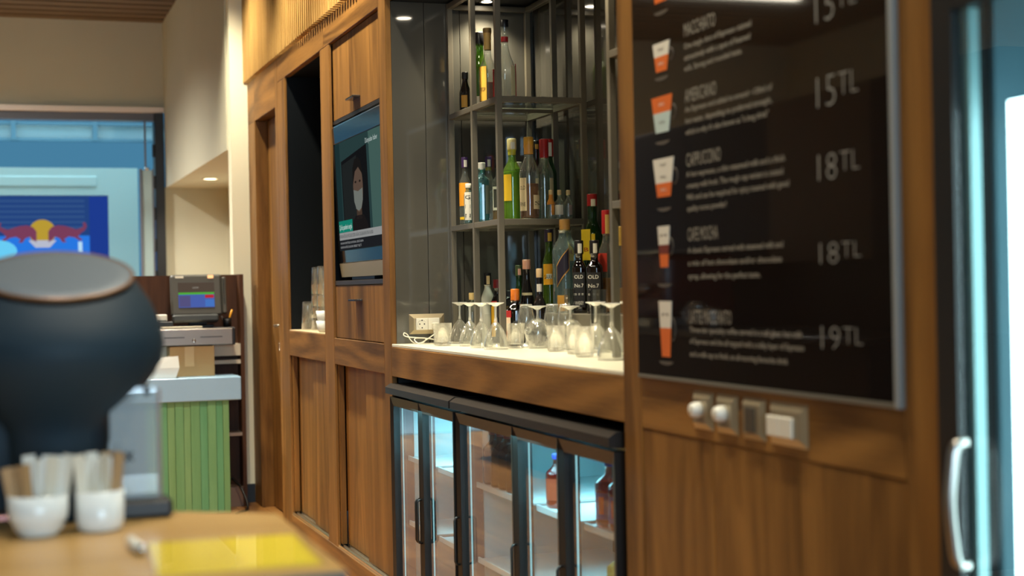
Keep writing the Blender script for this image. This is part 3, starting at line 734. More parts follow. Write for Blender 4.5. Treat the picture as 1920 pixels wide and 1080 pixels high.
def bottle(x, y, z, r, h, label, glass='clear', sh=.58, nk=.78, rn=.013, cap=(30, 30, 30), caph=.10, capr=None, liquid=None, level=.5,
           labels=(), neck=None, strip=None, n=2.0, group='liquor bottles in the bar recess', name='liquor_bottle', bulge=0.0, seg=26, cat='bottle', turn=0):
    """labels: (z0 frac, z1 frac, angle offset deg, width deg, colour, text, text colour)"""
    b = empty(name, (0, 0, 0), label, cat, group)
    gm = G[glass]; ng = n if n > 2 else 2.0
    view = math.atan2(-y, -x)
    hc = h * (1 - caph)
    prof = [(0, 0), (r * .88, 0), (r * .97, .003), (r, .009)]
    for i in range(1, 7):
        f = i / 6; prof.append((r * (1 + bulge * math.sin(math.pi * f)), .009 + (h * sh - .009) * f))
    for i in range(1, 9):
        f = i / 8; s_ = f * f * (3 - 2 * f); prof.append((r + (rn - r) * s_, h * sh + h * (nk - sh) * f))
    prof += [(rn, h * nk + (hc - h * nk) * .7), (rn * 1.12, hc - .006), (rn * 1.12, hc)]
    ang = view + math.radians(turn) if ng > 2 else 0
    lathe('glass_body', b, gm, prof, seg, ng, ang=ang)
    if liquid:
        lv = h * level; rr = []
        for q, zz in prof[1:]:
            if zz < lv: rr.append((q * .93, max(zz, .004)))
        rl = next((q for (q, zz), (q2, z2) in zip(prof[1:], prof[2:]) if zz <= lv <= z2), r) * .93
        lathe('liquid', b, LQ[liquid], [(0, .004)] + rr + [(rl, lv), (0, lv)], seg, ng, ang=ang)
    cr_ = capr or rn * 1.25
    lathe('cap', b, paint(cap, .35), [(cr_ * .98, hc - .004), (cr_, hc), (cr_, h - .003), (cr_ * .9, h), (0, h)], 18)
    if neck:   # coloured neck sleeve (z0 frac, z1 frac, colour)
        z0, z1, c_ = neck
        def rad(f):
            zz = f * h
            for (q, za), (q2, zb) in zip(prof[1:], prof[2:]):
                if za <= zz <= zb and zb > za: return q + (q2 - q) * (zz - za) / (zb - za)
            return rn
        lathe('neck_sleeve', b, paint(c_, .4), [(rad(z0 + (z1 - z0) * i / 5) + .0008, h * (z0 + (z1 - z0) * i / 5)) for i in range(6)], 18)
    for lb in labels:
        z0, z1, a, wdg, c_ = lb[:5]
        aa = view - math.radians(a)
        t0, t1 = aa - math.radians(wdg / 2), aa + math.radians(wdg / 2)
        pr = [(r * 1.012 + .0006, h * z0), (r * 1.012 + .0006, h * z1)]
        V, F = [], []
        K = 10
        def RR(t):
            if ng == 2: return 1.0
            q = t - ang
            return 1 / (abs(math.cos(q)) ** ng + abs(math.sin(q)) ** ng) ** (1 / ng)
        for q, zz in pr:
            for i in range(K + 1):
                t = t0 + (t1 - t0) * i / K; V.append((q * RR(t) * math.cos(t), q * RR(t) * math.sin(t), zz))
        F = [(i, i + 1, K + 2 + i, K + 1 + i) for i in range(K)]
        lo = mesh('label', V, F, paint(c_, .55), b)
        if len(lb) > 5:
            txt, tc_ = lb[5], lb[6]; lh = h * (z1 - z0); lw_ = r * math.radians(wdg)
            for li, line in enumerate(txt.split('|')):
                nl = len(txt.split('|')); zc = h * z1 - lh * (li + .72) / nl
                rr_ = r * 1.012 + .0012
                text('label_print', lo, paint(tc_, .5), line, lambda u, v, zc=zc, rr_=rr_, aa=aa: ((rr_ * RR(aa + u / rr_)) * math.cos(aa + u / rr_), (rr_ * RR(aa + u / rr_)) * math.sin(aa + u / rr_), zc + v), min(lh * .6 / nl, .02), 'CENTER', fit=lw_ * .78)
    if strip:  # tax strip over the cap
        t = view + math.radians(12); q = cr_ + .0006; V = []
        for tt in (t - .45, t - .15, t + .15, t + .45):
            for zz in (h * .955, h * (1 - caph * 1.05)): V.append((q * math.cos(tt), q * math.sin(tt), zz))
        mesh('tax_strip', V, [(0, 1, 3, 2), (2, 3, 5, 4), (4, 5, 7, 6)], paint(strip, .6), b)
    b.location = (x, y, z + .0004)
    return b
CR, YL, BK, RD, WT, GD = (226, 206, 160), (236, 192, 40), (22, 20, 22), (176, 34, 36), (232, 228, 214), (196, 146, 60)
gT, gS, gC, gR = 'bottles on the top rack shelf', 'bottles on the lower rack shelf', 'bottles standing on the stone counter', 'bottles on the grey step'
# --- top shelf
Z1, Z2, ZC, ZR = 1.851, 1.432, .996, 1.107
bottle(1.68, 5.365, Z1, .022, .150, 'squat black bottle with a gold medallion on the top shelf', 'dark', .45, .8, .010, BK, .14, labels=[(.12, .42, 10, 60, GD)], group=gT)
bottle(1.742, 5.372, Z1, .030, .302, 'tall green wine bottle with black foil on the top shelf', 'green', .52, .76, .0145, BK, .14, capr=.0165, labels=[(.06, .20, -5, 70, WT)], group=gT)
bottle(1.705, 5.165, Z1, .033, .282, 'clear flask with gold foil neck and yellow label on the top shelf', 'clear', .42, .68, .0125, (150, 120, 70), .05, labels=[(.06, .50, 38, 56, (214, 168, 62), 'VSOP', (70, 40, 20)), (.06, .46, -50, 40, RD)], liquid='cola', level=.30, neck=(.72, .94, (222, 186, 110)), group=gT)
bottle(1.75, 5.105, Z1, .040, .303, 'almost empty clear decanter bottle with red neck band on the top shelf', 'clear', .34, .72, .012, BK, .07, labels=[(.10, .44, -48, 34, CR), (.08, .47, -66, 12, RD)], liquid='red', level=.045, neck=(.74, .80, RD), group=gT)
# --- second shelf
bottle(1.675, 5.372, Z2, .0225, .254, 'clear gin bottle with purple cap and orange label on the lower shelf', 'clear', .60, .76, .0105, (66, 44, 92), .14, labels=[(.28, .62, 20, 110, (230, 156, 40)), (.08, .12, 10, 110, YL)], liquid='water', level=.5, strip=WT, group=gS)
bottle(1.662, 5.293, Z2, .0165, .150, 'small flat bottle with a long white label behind the rack post', 'blue', .70, .86, .009, WT, .08, labels=[(.10, .78, 10, 90, WT, 'G|I|N', BK)], group=gS)
bottle(1.692, 5.222, Z2, .0265, .221, 'aqua blue textured gin bottle with green collar', 'aqua', .72, .80, .0115, WT, .10, neck=(.82, .91, (30, 110, 96)), liquid='water', level=.6, labels=[(.15, .62, -48, 46, (150, 156, 140))], n=4, group=gS)
bottle(1.772, 5.385, Z2, .0235, .258, 'clear gin bottle with purple cap behind the aqua bottle', 'clear', .60, .76, .0105, (66, 44, 92), .14, strip=WT, neck=(.80, .86, (150, 150, 60)), liquid='water', level=.5, group=gS)
bottle(1.80, 5.352, Z2, .027, .245, 'clear bottle with black and white label behind the rack corner post', 'clear', .6, .78, .011, BK, .12, labels=[(.22, .58, 25, 60, WT), (.26, .54, 25, 40, BK)], liquid='amber', level=.3, group=gS)
bottle(1.745, 5.035, Z2, .0345, .290, 'lime green bottle with yellow label beside the rack corner post', 'ygreen', .58, .76, .0135, (226, 206, 150), .12, liquid='lime', level=.60, labels=[(.24, .56, 32, 52, YL), (.24, .52, -62, 30, YL)], neck=(.80, .88, (200, 196, 60)), strip=WT, group=gS)
bottle(1.83, 5.21, Z2, .0185, .223, 'slim bottle with white cap and yellow label between lime and whisky bottles', 'aqua', .7, .82, .010, WT, .09, labels=[(.34, .60, 0, 110, (226, 180, 30)), (.18, .33, 0, 110, (190, 120, 90))], group=gS)
bottle(1.768, 4.923, Z2, .0345, .285, 'half full whisky bottle with gold cap and cream labels', 'clear', .56, .78, .0155, (206, 150, 52), .10, capr=.0175, liquid='whisky', level=.43, labels=[(.10, .50, 42, 50, CR, 'OLD|FINE', (70, 40, 20)), (.12, .29, -48, 50, CR, 'S', (50, 30, 20))], neck=(.79, .90, (206, 150, 70)), group=gS)
bottle(1.905, 5.225, Z2, .024, .304, 'black bottle with white lettering behind the whisky bottle', 'dark', .6, .76, .0115, BK, .10, strip=(206, 160, 70), group=gS)
bottle(1.875, 5.06, Z2, .0335, .293, 'clear vodka bottle with tall red cap', 'clear', .56, .76, .0145, RD, .22, capr=.0165, liquid='water', level=.40, labels=[(.22, .52, -50, 34, CR), (.20, .52, 52, 30, CR, 'A', BK)], group=gS)
bottle(1.918, 5.125, Z2, .0275, .300, 'dark green wine bottle with red foil at the back of the lower shelf', 'dgreen', .58, .76, .0135, (190, 40, 34), .20, strip=WT, group=gS)
for (x, y, r, lab, lc) in ((1.842, 4.911, .0125, 'miniature clear bottle with orange band, nearest the vodka bottle', (214, 140, 50)), (1.872, 4.906, .0165, 'miniature clear bottle with white label in the middle of three', WT), (1.906, 4.909, .0140, 'miniature clear bottle with pale side label at the shelf edge', (176, 160, 150))):
    bottle(x, y, Z2, r, .101, lab, 'clear', .55, .74, .0058, (216, 190, 140), .13, liquid='water', level=.5, labels=[(.14, .48, 10 if lc == WT else -35, 110 if lc == WT else 60, lc)], neck=(.50, .84, lc) if lc[0] == 214 else None, group='miniature bottles on the lower rack shelf', name='miniature_bottle')
# --- on the counter under the rack
bottle(1.705, 5.412, ZC, .018, .184, 'small clear bottle with cork at the far corner of the counter', 'clear', .6, .8, .009, (210, 180, 120), .12, group=gC)
bottle(1.755, 5.372, ZC, .0245, .258, 'frosted white bottle with black cap on the counter', 'frost', .62, .80, .0115, BK, .16, strip=(206, 176, 130), labels=[(.06, .40, -10, 80, (190, 186, 172))], group=gC)
bottle(1.745, 5.228, ZC, .026, .232, 'black liqueur bottle with red and yellow ribbon label on the counter', 'dark', .60, .78, .0125, (120, 26, 30), .12, labels=[(.10, .58, 40, 40, (232, 176, 30)), (.40, .60, 0, 60, (40, 30, 30)), (.60, .66, 30, 50, RD)], group=gC)
bottle(1.85, 5.40, ZC, .028, .190, 'square black-labelled amaretto bottle with gold lettering', 'brown', .82, .90, .015, BK, .12, capr=.020, liquid='amber', level=.5, labels=[(.55, .80, 0, 80, BK, 'RENNO', GD)], n=6, group=gC)
bottle(1.716, 4.947, ZC, .0315, .196, 'squat dark orange-liqueur bottle with wide orange cap', 'brown', .62, .76, .0135, (206, 110, 36), .20, capr=.0155, liquid='black', level=.6, labels=[(.08, .50, 52, 46, (222, 196, 170), '40', RD), (.50, .62, 50, 50, RD)], n=3.4, group=gC)
bottle(1.775, 5.072, ZC, .0205, .280, 'slim dark green bottle with pink strip behind the orange-capped bottle', 'dgreen', .55, .76, .010, (60, 70, 40), .12, strip=(206, 150, 130), liquid='black', level=.4, group=gC)
bottle(1.774, 4.985, ZC, .0245, .298, 'tall black bottle with salmon strip on its cap', 'dark', .50, .80, .0115, (196, 140, 116), .10, labels=[(.58, .61, 0, 90, (196, 180, 140))], group=gC)
bottle(1.770, 4.847, ZC, .0215, .264, 'round black coffee-liqueur bottle with white neck tag', 'dark', .52, .68, .0085, (190, 160, 120), .10, neck=(.70, .80, (198, 190, 180)), bulge=.08, group=gC)
# --- on the riser
bottle(1.878, 5.035, ZR, .0245, .295, 'green whisky bottle with square yellow ship label', 'green', .56, .74, .0125, (44, 30, 52), .14, strip=(214, 170, 60), liquid='amber', level=.35, labels=[(.33, .58, 8, 100, (240, 166, 30), 'SARK', (30, 26, 20)), (.40, .46, 4, 46, WT)], group=gR)
b10 = bottle(1.852, 4.808, ZR, .0362, .319, 'large square clear bottle with slanted navy label and gold cork', 'blue', .66, .84, .0175, (178, 134, 72), .11, capr=.0185, liquid='water', level=.12, labels=[(.02, .19, 22, 60, (168, 122, 48))], n=5, turn=45, group=gR)
bottle(1.868, 4.722, ZR, .0230, .244, 'square black-label whiskey bottle, left of the pair', 'brown', .62, .74, .0125, BK, .17, strip=WT, liquid='whisky', level=.62, labels=[(.08, .56, 4, 86, BK, 'OLD|No.7|= = =|WHISKEY', WT)], n=5, group=gR)
bottle(1.868, 4.585, ZR, .0270, .240, 'square black-label whiskey bottle, right of the pair', 'brown', .62, .74, .0125, BK, .17, strip=WT, liquid='whisky', level=.62, labels=[(.08, .56, 8, 86, BK, 'OLD|No.7|= = =|WHISKEY', WT)], n=5, group=gR)
bottle(1.937, 4.765, ZR, .0400, .403, 'tall green bottle with red cap and yellow label, highest on the step', 'dgreen', .60, .80, .0155, RD, .10, capr=.0175, strip=WT, labels=[(.44, .70, 42, 60, (236, 206, 40), 'JB', (170, 30, 30)), (.40, .66, -2, 18, (236, 206, 40))], group=gR)
bottle(1.925, 4.615, ZR, .0330, .340, 'clear whisky bottle with long red top and slanted red label', 'clear', .52, .74, .0125, RD, .22, strip=(226, 190, 110), liquid='amber', level=.34, labels=[(.40, .58, 30, 60, (206, 58, 40))], group=gR)
bottle(1.875, 4.372, ZR, .0255, .276, 'clear bottle with gold neck partly behind the walnut pillar', 'clear', .55, .75, .0115, (196, 160, 70), .12, neck=(.78, .88, (196, 160, 70)), liquid='amber', level=.3, group=gR)
# slanted navy label of the large square bottle
vw = math.atan2(-4.808, -1.852); rr_ = .0369
def sq(t, n=5, ang=vw + math.pi / 4):
    q = t - ang; return rr_ / (abs(math.cos(q)) ** n + abs(math.sin(q)) ** n) ** (1 / n)
for pad, mt in ((0, paint((176, 128, 60))), (.05, paint((26, 24, 40)))):
    V, F = [], []; K = 8
    for i in range(K + 1):
        f = i / K; t = vw - math.radians(52) + math.radians(70) * (pad * .6 + f * (1 - pad * 1.2)); q = sq(t) + .001 + pad * .008
        zc = .125 + .060 * f
        V += [(q * math.cos(t), q * math.sin(t), zc - .038 * (1 - pad * 2.4)), (q * math.cos(t), q * math.sin(t), zc + .038 * (1 - pad * 2.4))]
    mesh('slanted_label', V, [(2 * i, 2 * i + 2, 2 * i + 3, 2 * i + 1) for i in range(K)], mt, b10)
# ================================================================== GLASSWARE ON THE COUNTER
def glassware(kind, x, y, z, w_, h, label, group, rot=0, mat=None, flip=False):
    g = empty(kind, (0, 0, 0), label, 'glass', group); mt = mat or M_['glass']; r = w_ / 2; tk = .0016
    if kind in ('tumbler', 'highball_glass', 'crystal_tumbler'):
        base = .012 if kind != 'highball_glass' else .008
        seg = 26 if kind != 'crystal_tumbler' else 14
        mt = mat or M_['tglass']
        lathe('bowl', g, mt, [(0, .001), (r * .86, .001), (r * .92, .006), (r, h), (r - tk, h), (r * .92 - tk, base + .004), (r * .84, base), (0, base)], seg, smooth=kind != 'crystal_tumbler')
    else:
        if kind == 'wine_glass': bowl = [(.006, .42), (.013, .47), (.023, .56), (.032, .70), (.0385, .84), (.0405, .93), (.039, 1.0)]; fr, st = r, .0042
        else: bowl = [(.006, .30), (.022, .34), (.037, .45), (.043, .58), (.042, .72), (.034, .90), (.030, 1.0)]; fr, st = r * .72, .0045
        k_ = (w_ / .058) if kind == 'wine_glass' else (w_ / .088)
        bo = [(a * k_, b_ * h) for a, b_ in bowl]
        inner = [(max(a - tk, 0), b_ + .002) for a, b_ in reversed(bo)]
        fl_ = -1 if flip else 1; off = h if flip else 0
        tr = lambda L: [(a, off + fl_ * b_) for a, b_ in L]
        lathe('bowl', g, mt, tr([(0, bo[0][1] - .0005)] + bo + inner + [(0, inner[-1][1])]), 32)
        lathe('rim', g, M_['glassthick'], tr([(bo[-1][0] + .0003, h - .002), (bo[-1][0] + .0003, h), (bo[-1][0] - tk - .0003, h), (bo[-1][0] - tk - .0003, h - .002)]), 32)
        zb = bo[0][1]
        lathe('stem', g, M_['glassthick'], tr([(0, .0075), (.007, .0075), (st, .016), (st * .9, zb * .7), (.0055, zb - .001), (0, zb - .001)]), 14)
        lathe('foot', g, M_['glassthick'], tr([(0, .0015), (fr * .9, .0008), (fr, .0015), (fr * .97, .003), (.014, .0085), (.008, .013), (0, .014)]), 26)
    g.location = (x, y, z + .0005)
    return g
gw = 'upturned wine glasses on the counter'; gt = 'low tumblers on the counter'; gn = 'brandy glasses on the counter'
for (x, y, w_, h, lab) in ((1.612, 5.268, .058, .152, 'upturned wine glass nearest the wall socket'), (1.573, 5.02, .057, .152, 'upturned wine glass second from the wall socket'), (1.556, 4.84, .056, .153, 'upturned wine glass third from the wall socket'), (1.556, 4.685, .059, .154, 'upturned wine glass in front of the rack corner post'), (1.722, 4.225, .063, .154, 'upturned wine glass in front of the whisky pair'), (1.582, 3.770, .060, .155, 'upturned wine glass beside the near rack post'), (1.722, 3.985, .062, .156, 'upturned wine glass half hidden by the walnut pillar')):
    glassware('wine_glass', x, y, ZC, w_, h, lab, gw, flip=True)
for (x, y, w_, h, lab) in ((1.505, 5.13, .068, .080, 'heavy-bottomed tumbler just right of the wall socket'), (1.640, 4.728, .060, .082, 'tumbler between the wine glasses and the brandy glasses'), (1.655, 4.392, .058, .080, 'tumbler between the two brandy balloons'), (1.588, 3.985, .058, .087, 'tumbler in front of the right-hand wine glasses')):
    glassware('tumbler', x, y, ZC, w_, h, lab, gt)
glassware('highball_glass', 1.628, 4.175, ZC, .040, .086, 'narrow shot tumbler beside the near wine glasses', gt)
for (x, y, w_, h, lab) in ((1.695, 4.665, .088, .140, 'upturned brandy balloon on the left'), (1.738, 4.478, .088, .140, 'upturned brandy balloon on the right')):
    glassware('brandy_glass', x, y, ZC, w_, h, lab, gn, flip=True)
for (x, y, w_, h, lab) in ((1.700, 4.790, .060, .142, 'small upright brandy glass left of the balloons'), (1.762, 4.703, .060, .142, 'small upright brandy glass between the balloons'), (1.768, 4.602, .052, .142, 'small upright brandy glass behind the right-hand balloon')):
    glassware('brandy_glass', x, y, ZC, w_, h, lab, gn)
glassware('crystal_tumbler', 1.826, 4.712, ZR, .036, .082, 'small cut crystal tumbler on the step by the square bottle', 'cut crystal tumblers', mat=M_['glass2'])
glassware('crystal_tumbler', 1.765, 4.305, ZC, .054, .190, 'tall cut crystal tumbler in front of the red-topped bottle', 'cut crystal tumblers', mat=M_['glass2'])
# --- glasses in the display niche
gp = 'glasses in the display niche'
def stack(x, y, count, w_, label, top):
    for i in range(count):
        glassware('stacked_tumbler', x, y, 1.0085 + i * .072, w_, .105, '%s, %s' % (label, ('lowest', 'second', 'third', 'topmost')[i] if count > 1 else 'single'), gp)
def beaker(x, y, z, w_, h, label):
    g = empty('tall_tumbler', (0, 0, 0), label, 'glass', gp); r = w_ / 2
    lathe('bowl', g, M_['glass'], [(r - .002, 0), (r, 0), (r * .80, h - .004), (r * .76, h), (0, h), (0, h - .008), (r * .74, h - .009), (r - .002, 0)], 22)
    g.location = (x, y, z)
beaker(1.468, 7.35, 1.0085, .064, .138, 'upturned tall tumbler standing alone at the left of the display niche')
for nm, x, y in (('left', 1.500, 7.255), ('right', 1.472, 6.985)):
    for i, od in enumerate(('lowest', 'second', 'third', 'topmost')):
        beaker(x, y, 1.0085 + i * .0585, .066, .130, '%s tumbler of the %s upturned stack in the display niche' % (od, nm))
for i, od in enumerate(('lower', 'upper')):
    c_ = empty('coffee_cup', (0, 0, 0), '%s white coffee cup in the stack in the display niche' % od, 'cup', 'white cups in the display niche')
    lathe('bowl', c_, M_['ceramic'], [(0, .002), (.019, 0), (.026, .012), (.033, .052), (.031, .052), (.024, .014), (0, .008)], 24)
    tube('handle', c_, M_['ceramic'], [(-.006, .026 + .026 * math.sin(t), .028 + .017 * math.cos(t)) for t in [i_ * math.pi / 8 for i_ in range(9)]], .0038, 8)
    c_.location = (1.437, 6.84, 1.0085 + i * .046)
# --- contents of the fridges
def drink(x, y, z, r, h, label, glass, cap, labels, group, **kw):
    bottle(x, y, z, r, h, label, glass, kw.pop('sh', .62), kw.pop('nk', .82), kw.pop('rn', .012), cap, .07, labels=labels, group=group, name='drink_bottle', **kw)
for i in range(4):
    drink(1.492, 4.538 - i * .074, .5775, .034, .172, 'black cola bottle on the upper shelf, %s from the left' % ('first', 'second', 'third', 'fourth')[i], 'dark', (120, 20, 24), [], 'cola bottles in the fridge')
PUR, JR = (84, 70, 170), (190, 40, 36)
G['juice'] = thin('juice_bottle', (.80, .22, .16), .06, 2.4)
drink(1.495, 3.975, .5775, .034, .150, 'red juice bottle in the fourth fridge door', 'juice', (60, 80, 200), [(.15, .55, 10, 120, (200, 70, 40))], 'juice bottles in the fridge', liquid='red', level=.7)
for i, (x, y) in enumerate(((1.502, 3.608), (1.502, 3.522), (1.502, 3.436))):
    drink(x, y, .5775, .040, .170, 'large red juice bottle with purple label, %s in the last fridge door' % ('left', 'middle', 'right')[i], 'juice', (50, 70, 210), [(.12, .52, 0, 140, PUR), (.20, .46, 38, 24, (226, 90, 50)), (.20, .46, -40, 30, (200, 206, 220))], 'juice bottles in the fridge', liquid='red', level=.68)
lb = empty('lemon_bag', (1.52, 3.56, .3385), 'yellow net bag on the lower shelf of the last fridge door', 'bag')
bm = bmesh.new(); bmesh.ops.create_icosphere(bm, subdivisions=3, radius=1)
for v in bm.verts:
    k_ = 1 + .16 * math.sin(7 * v.co.x + 3 * v.co.z) * math.cos(6 * v.co.y + 1)
    v.co = Vector((1.52 + v.co.x * .055 * k_, 3.55 + v.co.y * .09 * k_, .339 + .075 + max(-.074, v.co.z * .085 * k_)))
bmfinish('net', bm, pbr('lemon_yellow', S(214, 180, 30), .5, noise=.25, nscale=60, bump=.5), lb, True)

# ================================================================== CASHIER CORNER
gc = empty('cashier_desk', (1.04, 8.35, 0), 'low desk with green plank front and thick white marble top', 'desk')
gm = [wood('green_board_%d' % i, 'Z', c0, c1, rough=.5, bands=.6) for i, (c0, c1) in enumerate((((.18, .40, .17, 1), (.28, .58, .28, 1)), ((.14, .40, .19, 1), (.23, .56, .30, 1)), ((.21, .42, .17, 1), (.32, .58, .28, 1))))]
x = .70
i = 0
while x < 1.195:
    wdt = (.040, .046, .036, .050)[i % 4]; x1 = min(x + wdt, 1.2)
    box('plank', gc, gm[(i * 7 + i // 3) % 3], x + .0008, x1 - .0008, 8.215 - .002 * (i % 2), 8.235, .004, .618, .0012)
    x = x1; i += 1
box('carcass', gc, M_['brown'], .70, 1.19, 8.2355, 8.49, .0, .618)
marb = pbr('marble_daylight_tint', S(172, 212, 244), .3, noise=.05, nscale=7)  # white marble; the blue cast of the daylight is put into its colour
box('marble_top', gc, marb, .66, 1.266, 8.20, 8.492, .6185, .745, .004)
sb = empty('cashier_shelf', (1.05, 8.55, 0), 'dark brown shelf unit with white-edged shelves behind the desk', 'shelf')
box('side_panel', sb, M_['brown'], 1.313, 1.335, 8.495, 8.62, 0, 1.30, .001)
box('side_panel', sb, M_['brown'], .70, .722, 8.495, 8.62, 0, 1.30, .001)
box('back_panel', sb, M_['brown'], .722, 1.3125, 8.608, 8.62, 0, 1.30)
wsh = pbr('white_shelf_edge', S(222, 206, 180), .4)
for z0, z1 in ((.845, .912), (.800, .822), (.395, .415)): box('shelf', sb, wsh, .723, 1.3125, 8.497, 8.607, z0, z1, .001)
box('kick_board', sb, pbr('grey_kick', S(150, 120, 100), .5), .723, 1.3125, 8.50, 8.607, .0, .11)
cd_ = empty('cash_drawer', (1.05, 8.42, .91), 'grey metal cash drawer under the till screen', 'cash drawer')
stl = pbr('brushed_steel', S(150, 138, 128), .35, metal=.5)
box('case', cd_, M_['fdark'], .835, 1.262, 8.345, 8.60, .9125, 1.008, .004)
dfr = box('front', cd_, stl, .838, 1.245, 8.335, 8.3445, .916, 1.004, .003)
for a, b_ in ((.875, .985), (1.07, 1.19)): box('slot', dfr, M_['fdark'], a, b_, 8.3335, 8.3348, .957, .961)
lathe('lock', dfr, M_['chrome'], [(0, 0), (.010, 0), (.010, .005), (0, .006)], 14, M=Matrix.Translation((1.035, 8.335, .94)) @ Matrix.Rotation(math.pi / 2, 4, 'X'))
pp = box('paper_pad', None, pbr('paper', S(232, 224, 200), .7), .86, 1.085, 8.35, 8.44, 1.0085, 1.018, .001)
tag(pp, 'white paper pad lying on the cash drawer', 'paper')
ps = empty('till_monitor', (1.06, 8.48, 1.0085), 'grey cash-register touch monitor with a lit blue and green screen', 'monitor')
pm = pbr('pos_grey', S(84, 82, 76), .45)
Mt = Matrix.Translation((1.073, 8.42, 1.075)) @ Matrix.Rotation(math.radians(-9), 4, 'X')
def mbox(name, par, mat, x0, x1, z0, z1, y0, y1, bev=0): return box(name, par, mat, x0, x1, y0, y1, z0, z1, bev, M=Mt)
box('foot', ps, M_['fdark'], .97, 1.16, 8.445, 8.60, 1.0085, 1.024, .004)
mbox('neck', ps, M_['fdark'], -.05, .05, -.045, .06, .035, .085, .004)
hs = mbox('housing', ps, pm, -.145, .135, .0, .232, .004, .05, .012)
mbox('chin', ps, pbr('pos_dark', S(62, 64, 64), .4), -.142, .112, -.035, .008, -.010, .045, .010)
mbox('card_reader', ps, pm, .1355, .158, .01, .215, -.004, .04, .006)
mbox('card_slot', ps, M_['black'], .142, .147, .06, .20, -.006, -.0035)
sc_ = mbox('screen', ps, glow('till_brown', S(92, 78, 66), .8), -.105, .092, .045, .185, .0005, .0045)
def mfn(lv): return lambda u, v, d: Mt @ Vector((u, .0002 - .0004 * lv + d * .0002, v))
for poly, c_, lv in ((rect(-.104, .091, .118, .130), (92, 190, 70), 1), (rect(-.104, .091, .046, .118), (84, 108, 190), 1), (rect(.040, .088, .098, .116), (206, 50, 60), 2), (rect(-.100, -.04, .050, .112), (96, 92, 140), 2), (rect(.04, .09, .05, .09), (80, 130, 214), 2)):
    prism('screen_key', sc_, glow('till_key', S(*c_), .75), poly, mfn(lv))
text('screen_word', sc_, glow('till_word', S(190, 184, 170), .7), 'ORDER', lambda u, v: Mt @ Vector((-.01 + u, -.0004, .152 + v)), .012, 'CENTER', fit=.035)
mbox('maker_badge', hs, M_['white'], -.118, -.073, .211, .222, .0025, .0038)
mbox('power_light', ps, glow('orange_light', S(255, 190, 130), 1.6), .058, .090, .208, .226, -.001, .0035, .002)
pr = empty('receipt_printer', (.90, 8.47, 1.0085), 'small white receipt printer left of the till monitor', 'printer')
box('body', pr, M_['fdark'], .845, .935, 8.40, 8.50, 1.0185, 1.046, .004)
box('lid', pr, M_['white'], .845, .905, 8.42, 8.50, 1.0465, 1.085, .004)
box('paper_slot', pr, M_['fdark'], .85, .90, 8.4185, 8.4195, 1.05, 1.054)
pc_ = empty('pen_cup', (1.235, 8.46, 1.0085), 'black pen cup with a yellow pen beside the till monitor', 'pen cup')
lathe('cup', pc_, M_['black'], [(0, .001), (.022, 0), (.024, .05), (.022, .05), (.02, .006), (0, .006)], 16, c=(1.235, 8.46, 1.0085))
tube('pen', pc_, pbr('pen_yellow', S(236, 168, 40), .4), [(1.235, 8.455, 1.018), (1.262, 8.45, 1.105)], .0055, 8)
tube('pen', pc_, M_['white'], [(1.23, 8.465, 1.018), (1.205, 8.47, 1.07)], .004, 8)
kb = empty('cardboard_box', (1.05, 8.41, .7455), 'brown cardboard box on the marble desk top', 'box')
kr = pbr('cardboard', S(168, 136, 92), .8, noise=.05, nscale=8)
box('carton', kb, kr, .905, 1.145, 8.34, 8.488, .7456, .9095, .002)
box('tape', kb, pbr('tape_tan', S(188, 158, 110), .35), .985, 1.035, 8.3388, 8.3398, .80, .909)
wbg = empty('paper_bag', (.86, 8.30, .7455), 'crumpled white paper bag at the left end of the marble desk top', 'bag')
V = [(.78, 8.25, .7458), (.925, 8.245, .7458), (.925, 8.33, .7458), (.78, 8.33, .7458), (.80, 8.255, .80), (.945, 8.25, .80), (.94, 8.325, .81), (.80, 8.325, .80), (.85, 8.275, .858), (.942, 8.27, .862), (.938, 8.31, .855), (.85, 8.31, .85)]
mesh('sack', V, [(3, 2, 1, 0), (0, 1, 5, 4), (1, 2, 6, 5), (2, 3, 7, 6), (3, 0, 4, 7), (4, 5, 9, 8), (5, 6, 10, 9), (6, 7, 11, 10), (7, 4, 8, 11), (8, 9, 10, 11)], pbr('white_paper', S(226, 228, 224), .7), wbg)
ca = tube('power_cable', None, M_['fdark'], spline([(1.25, 8.49, .16), (1.285, 8.44, .12), (1.31, 8.38, .05), (1.31, 8.34, .008), (1.29, 8.28, .007), (1.22, 8.16, .007)], 6), .007, 8)
tag(ca, 'black power cable curling from the cashier shelf to the floor', 'cable')

# soffit downlight and ceiling fixtures
def downlight(x, y, z, label, group, s=8, r=.045):
    d = empty('downlight', (x, y, z), label, 'light', group)
    lathe('ring', d, M_['white'], [(r, 0), (r + .014, -.001), (r + .014, -.005), (r, -.004)], 24, c=(x, y, z))
    lathe('lens', d, glow('lens', (1, .82, .52, 1), s), [(0, -.002), (r - .001, -.002)], 24, c=(x, y, z))
downlight(1.50, 10.96, 2.0195, 'round warm downlight in the alcove soffit', None, 9, .05)
lamp('soffit_spot', 'SPOT', (1.50, 10.96, 2.005), 42, (1, .94, .8), aim=(1.5, 10.96, 0), spot_size=math.radians(168), spot_blend=.6, shadow_soft_size=.04)
for i, yy in enumerate(WASH): downlight(.93, yy, 3.309, 'ceiling spotlight washing the walnut wall, %s from the back' % ('first', 'second', 'third', 'fourth', 'fifth', 'sixth')[i], 'ceiling washers', 14)
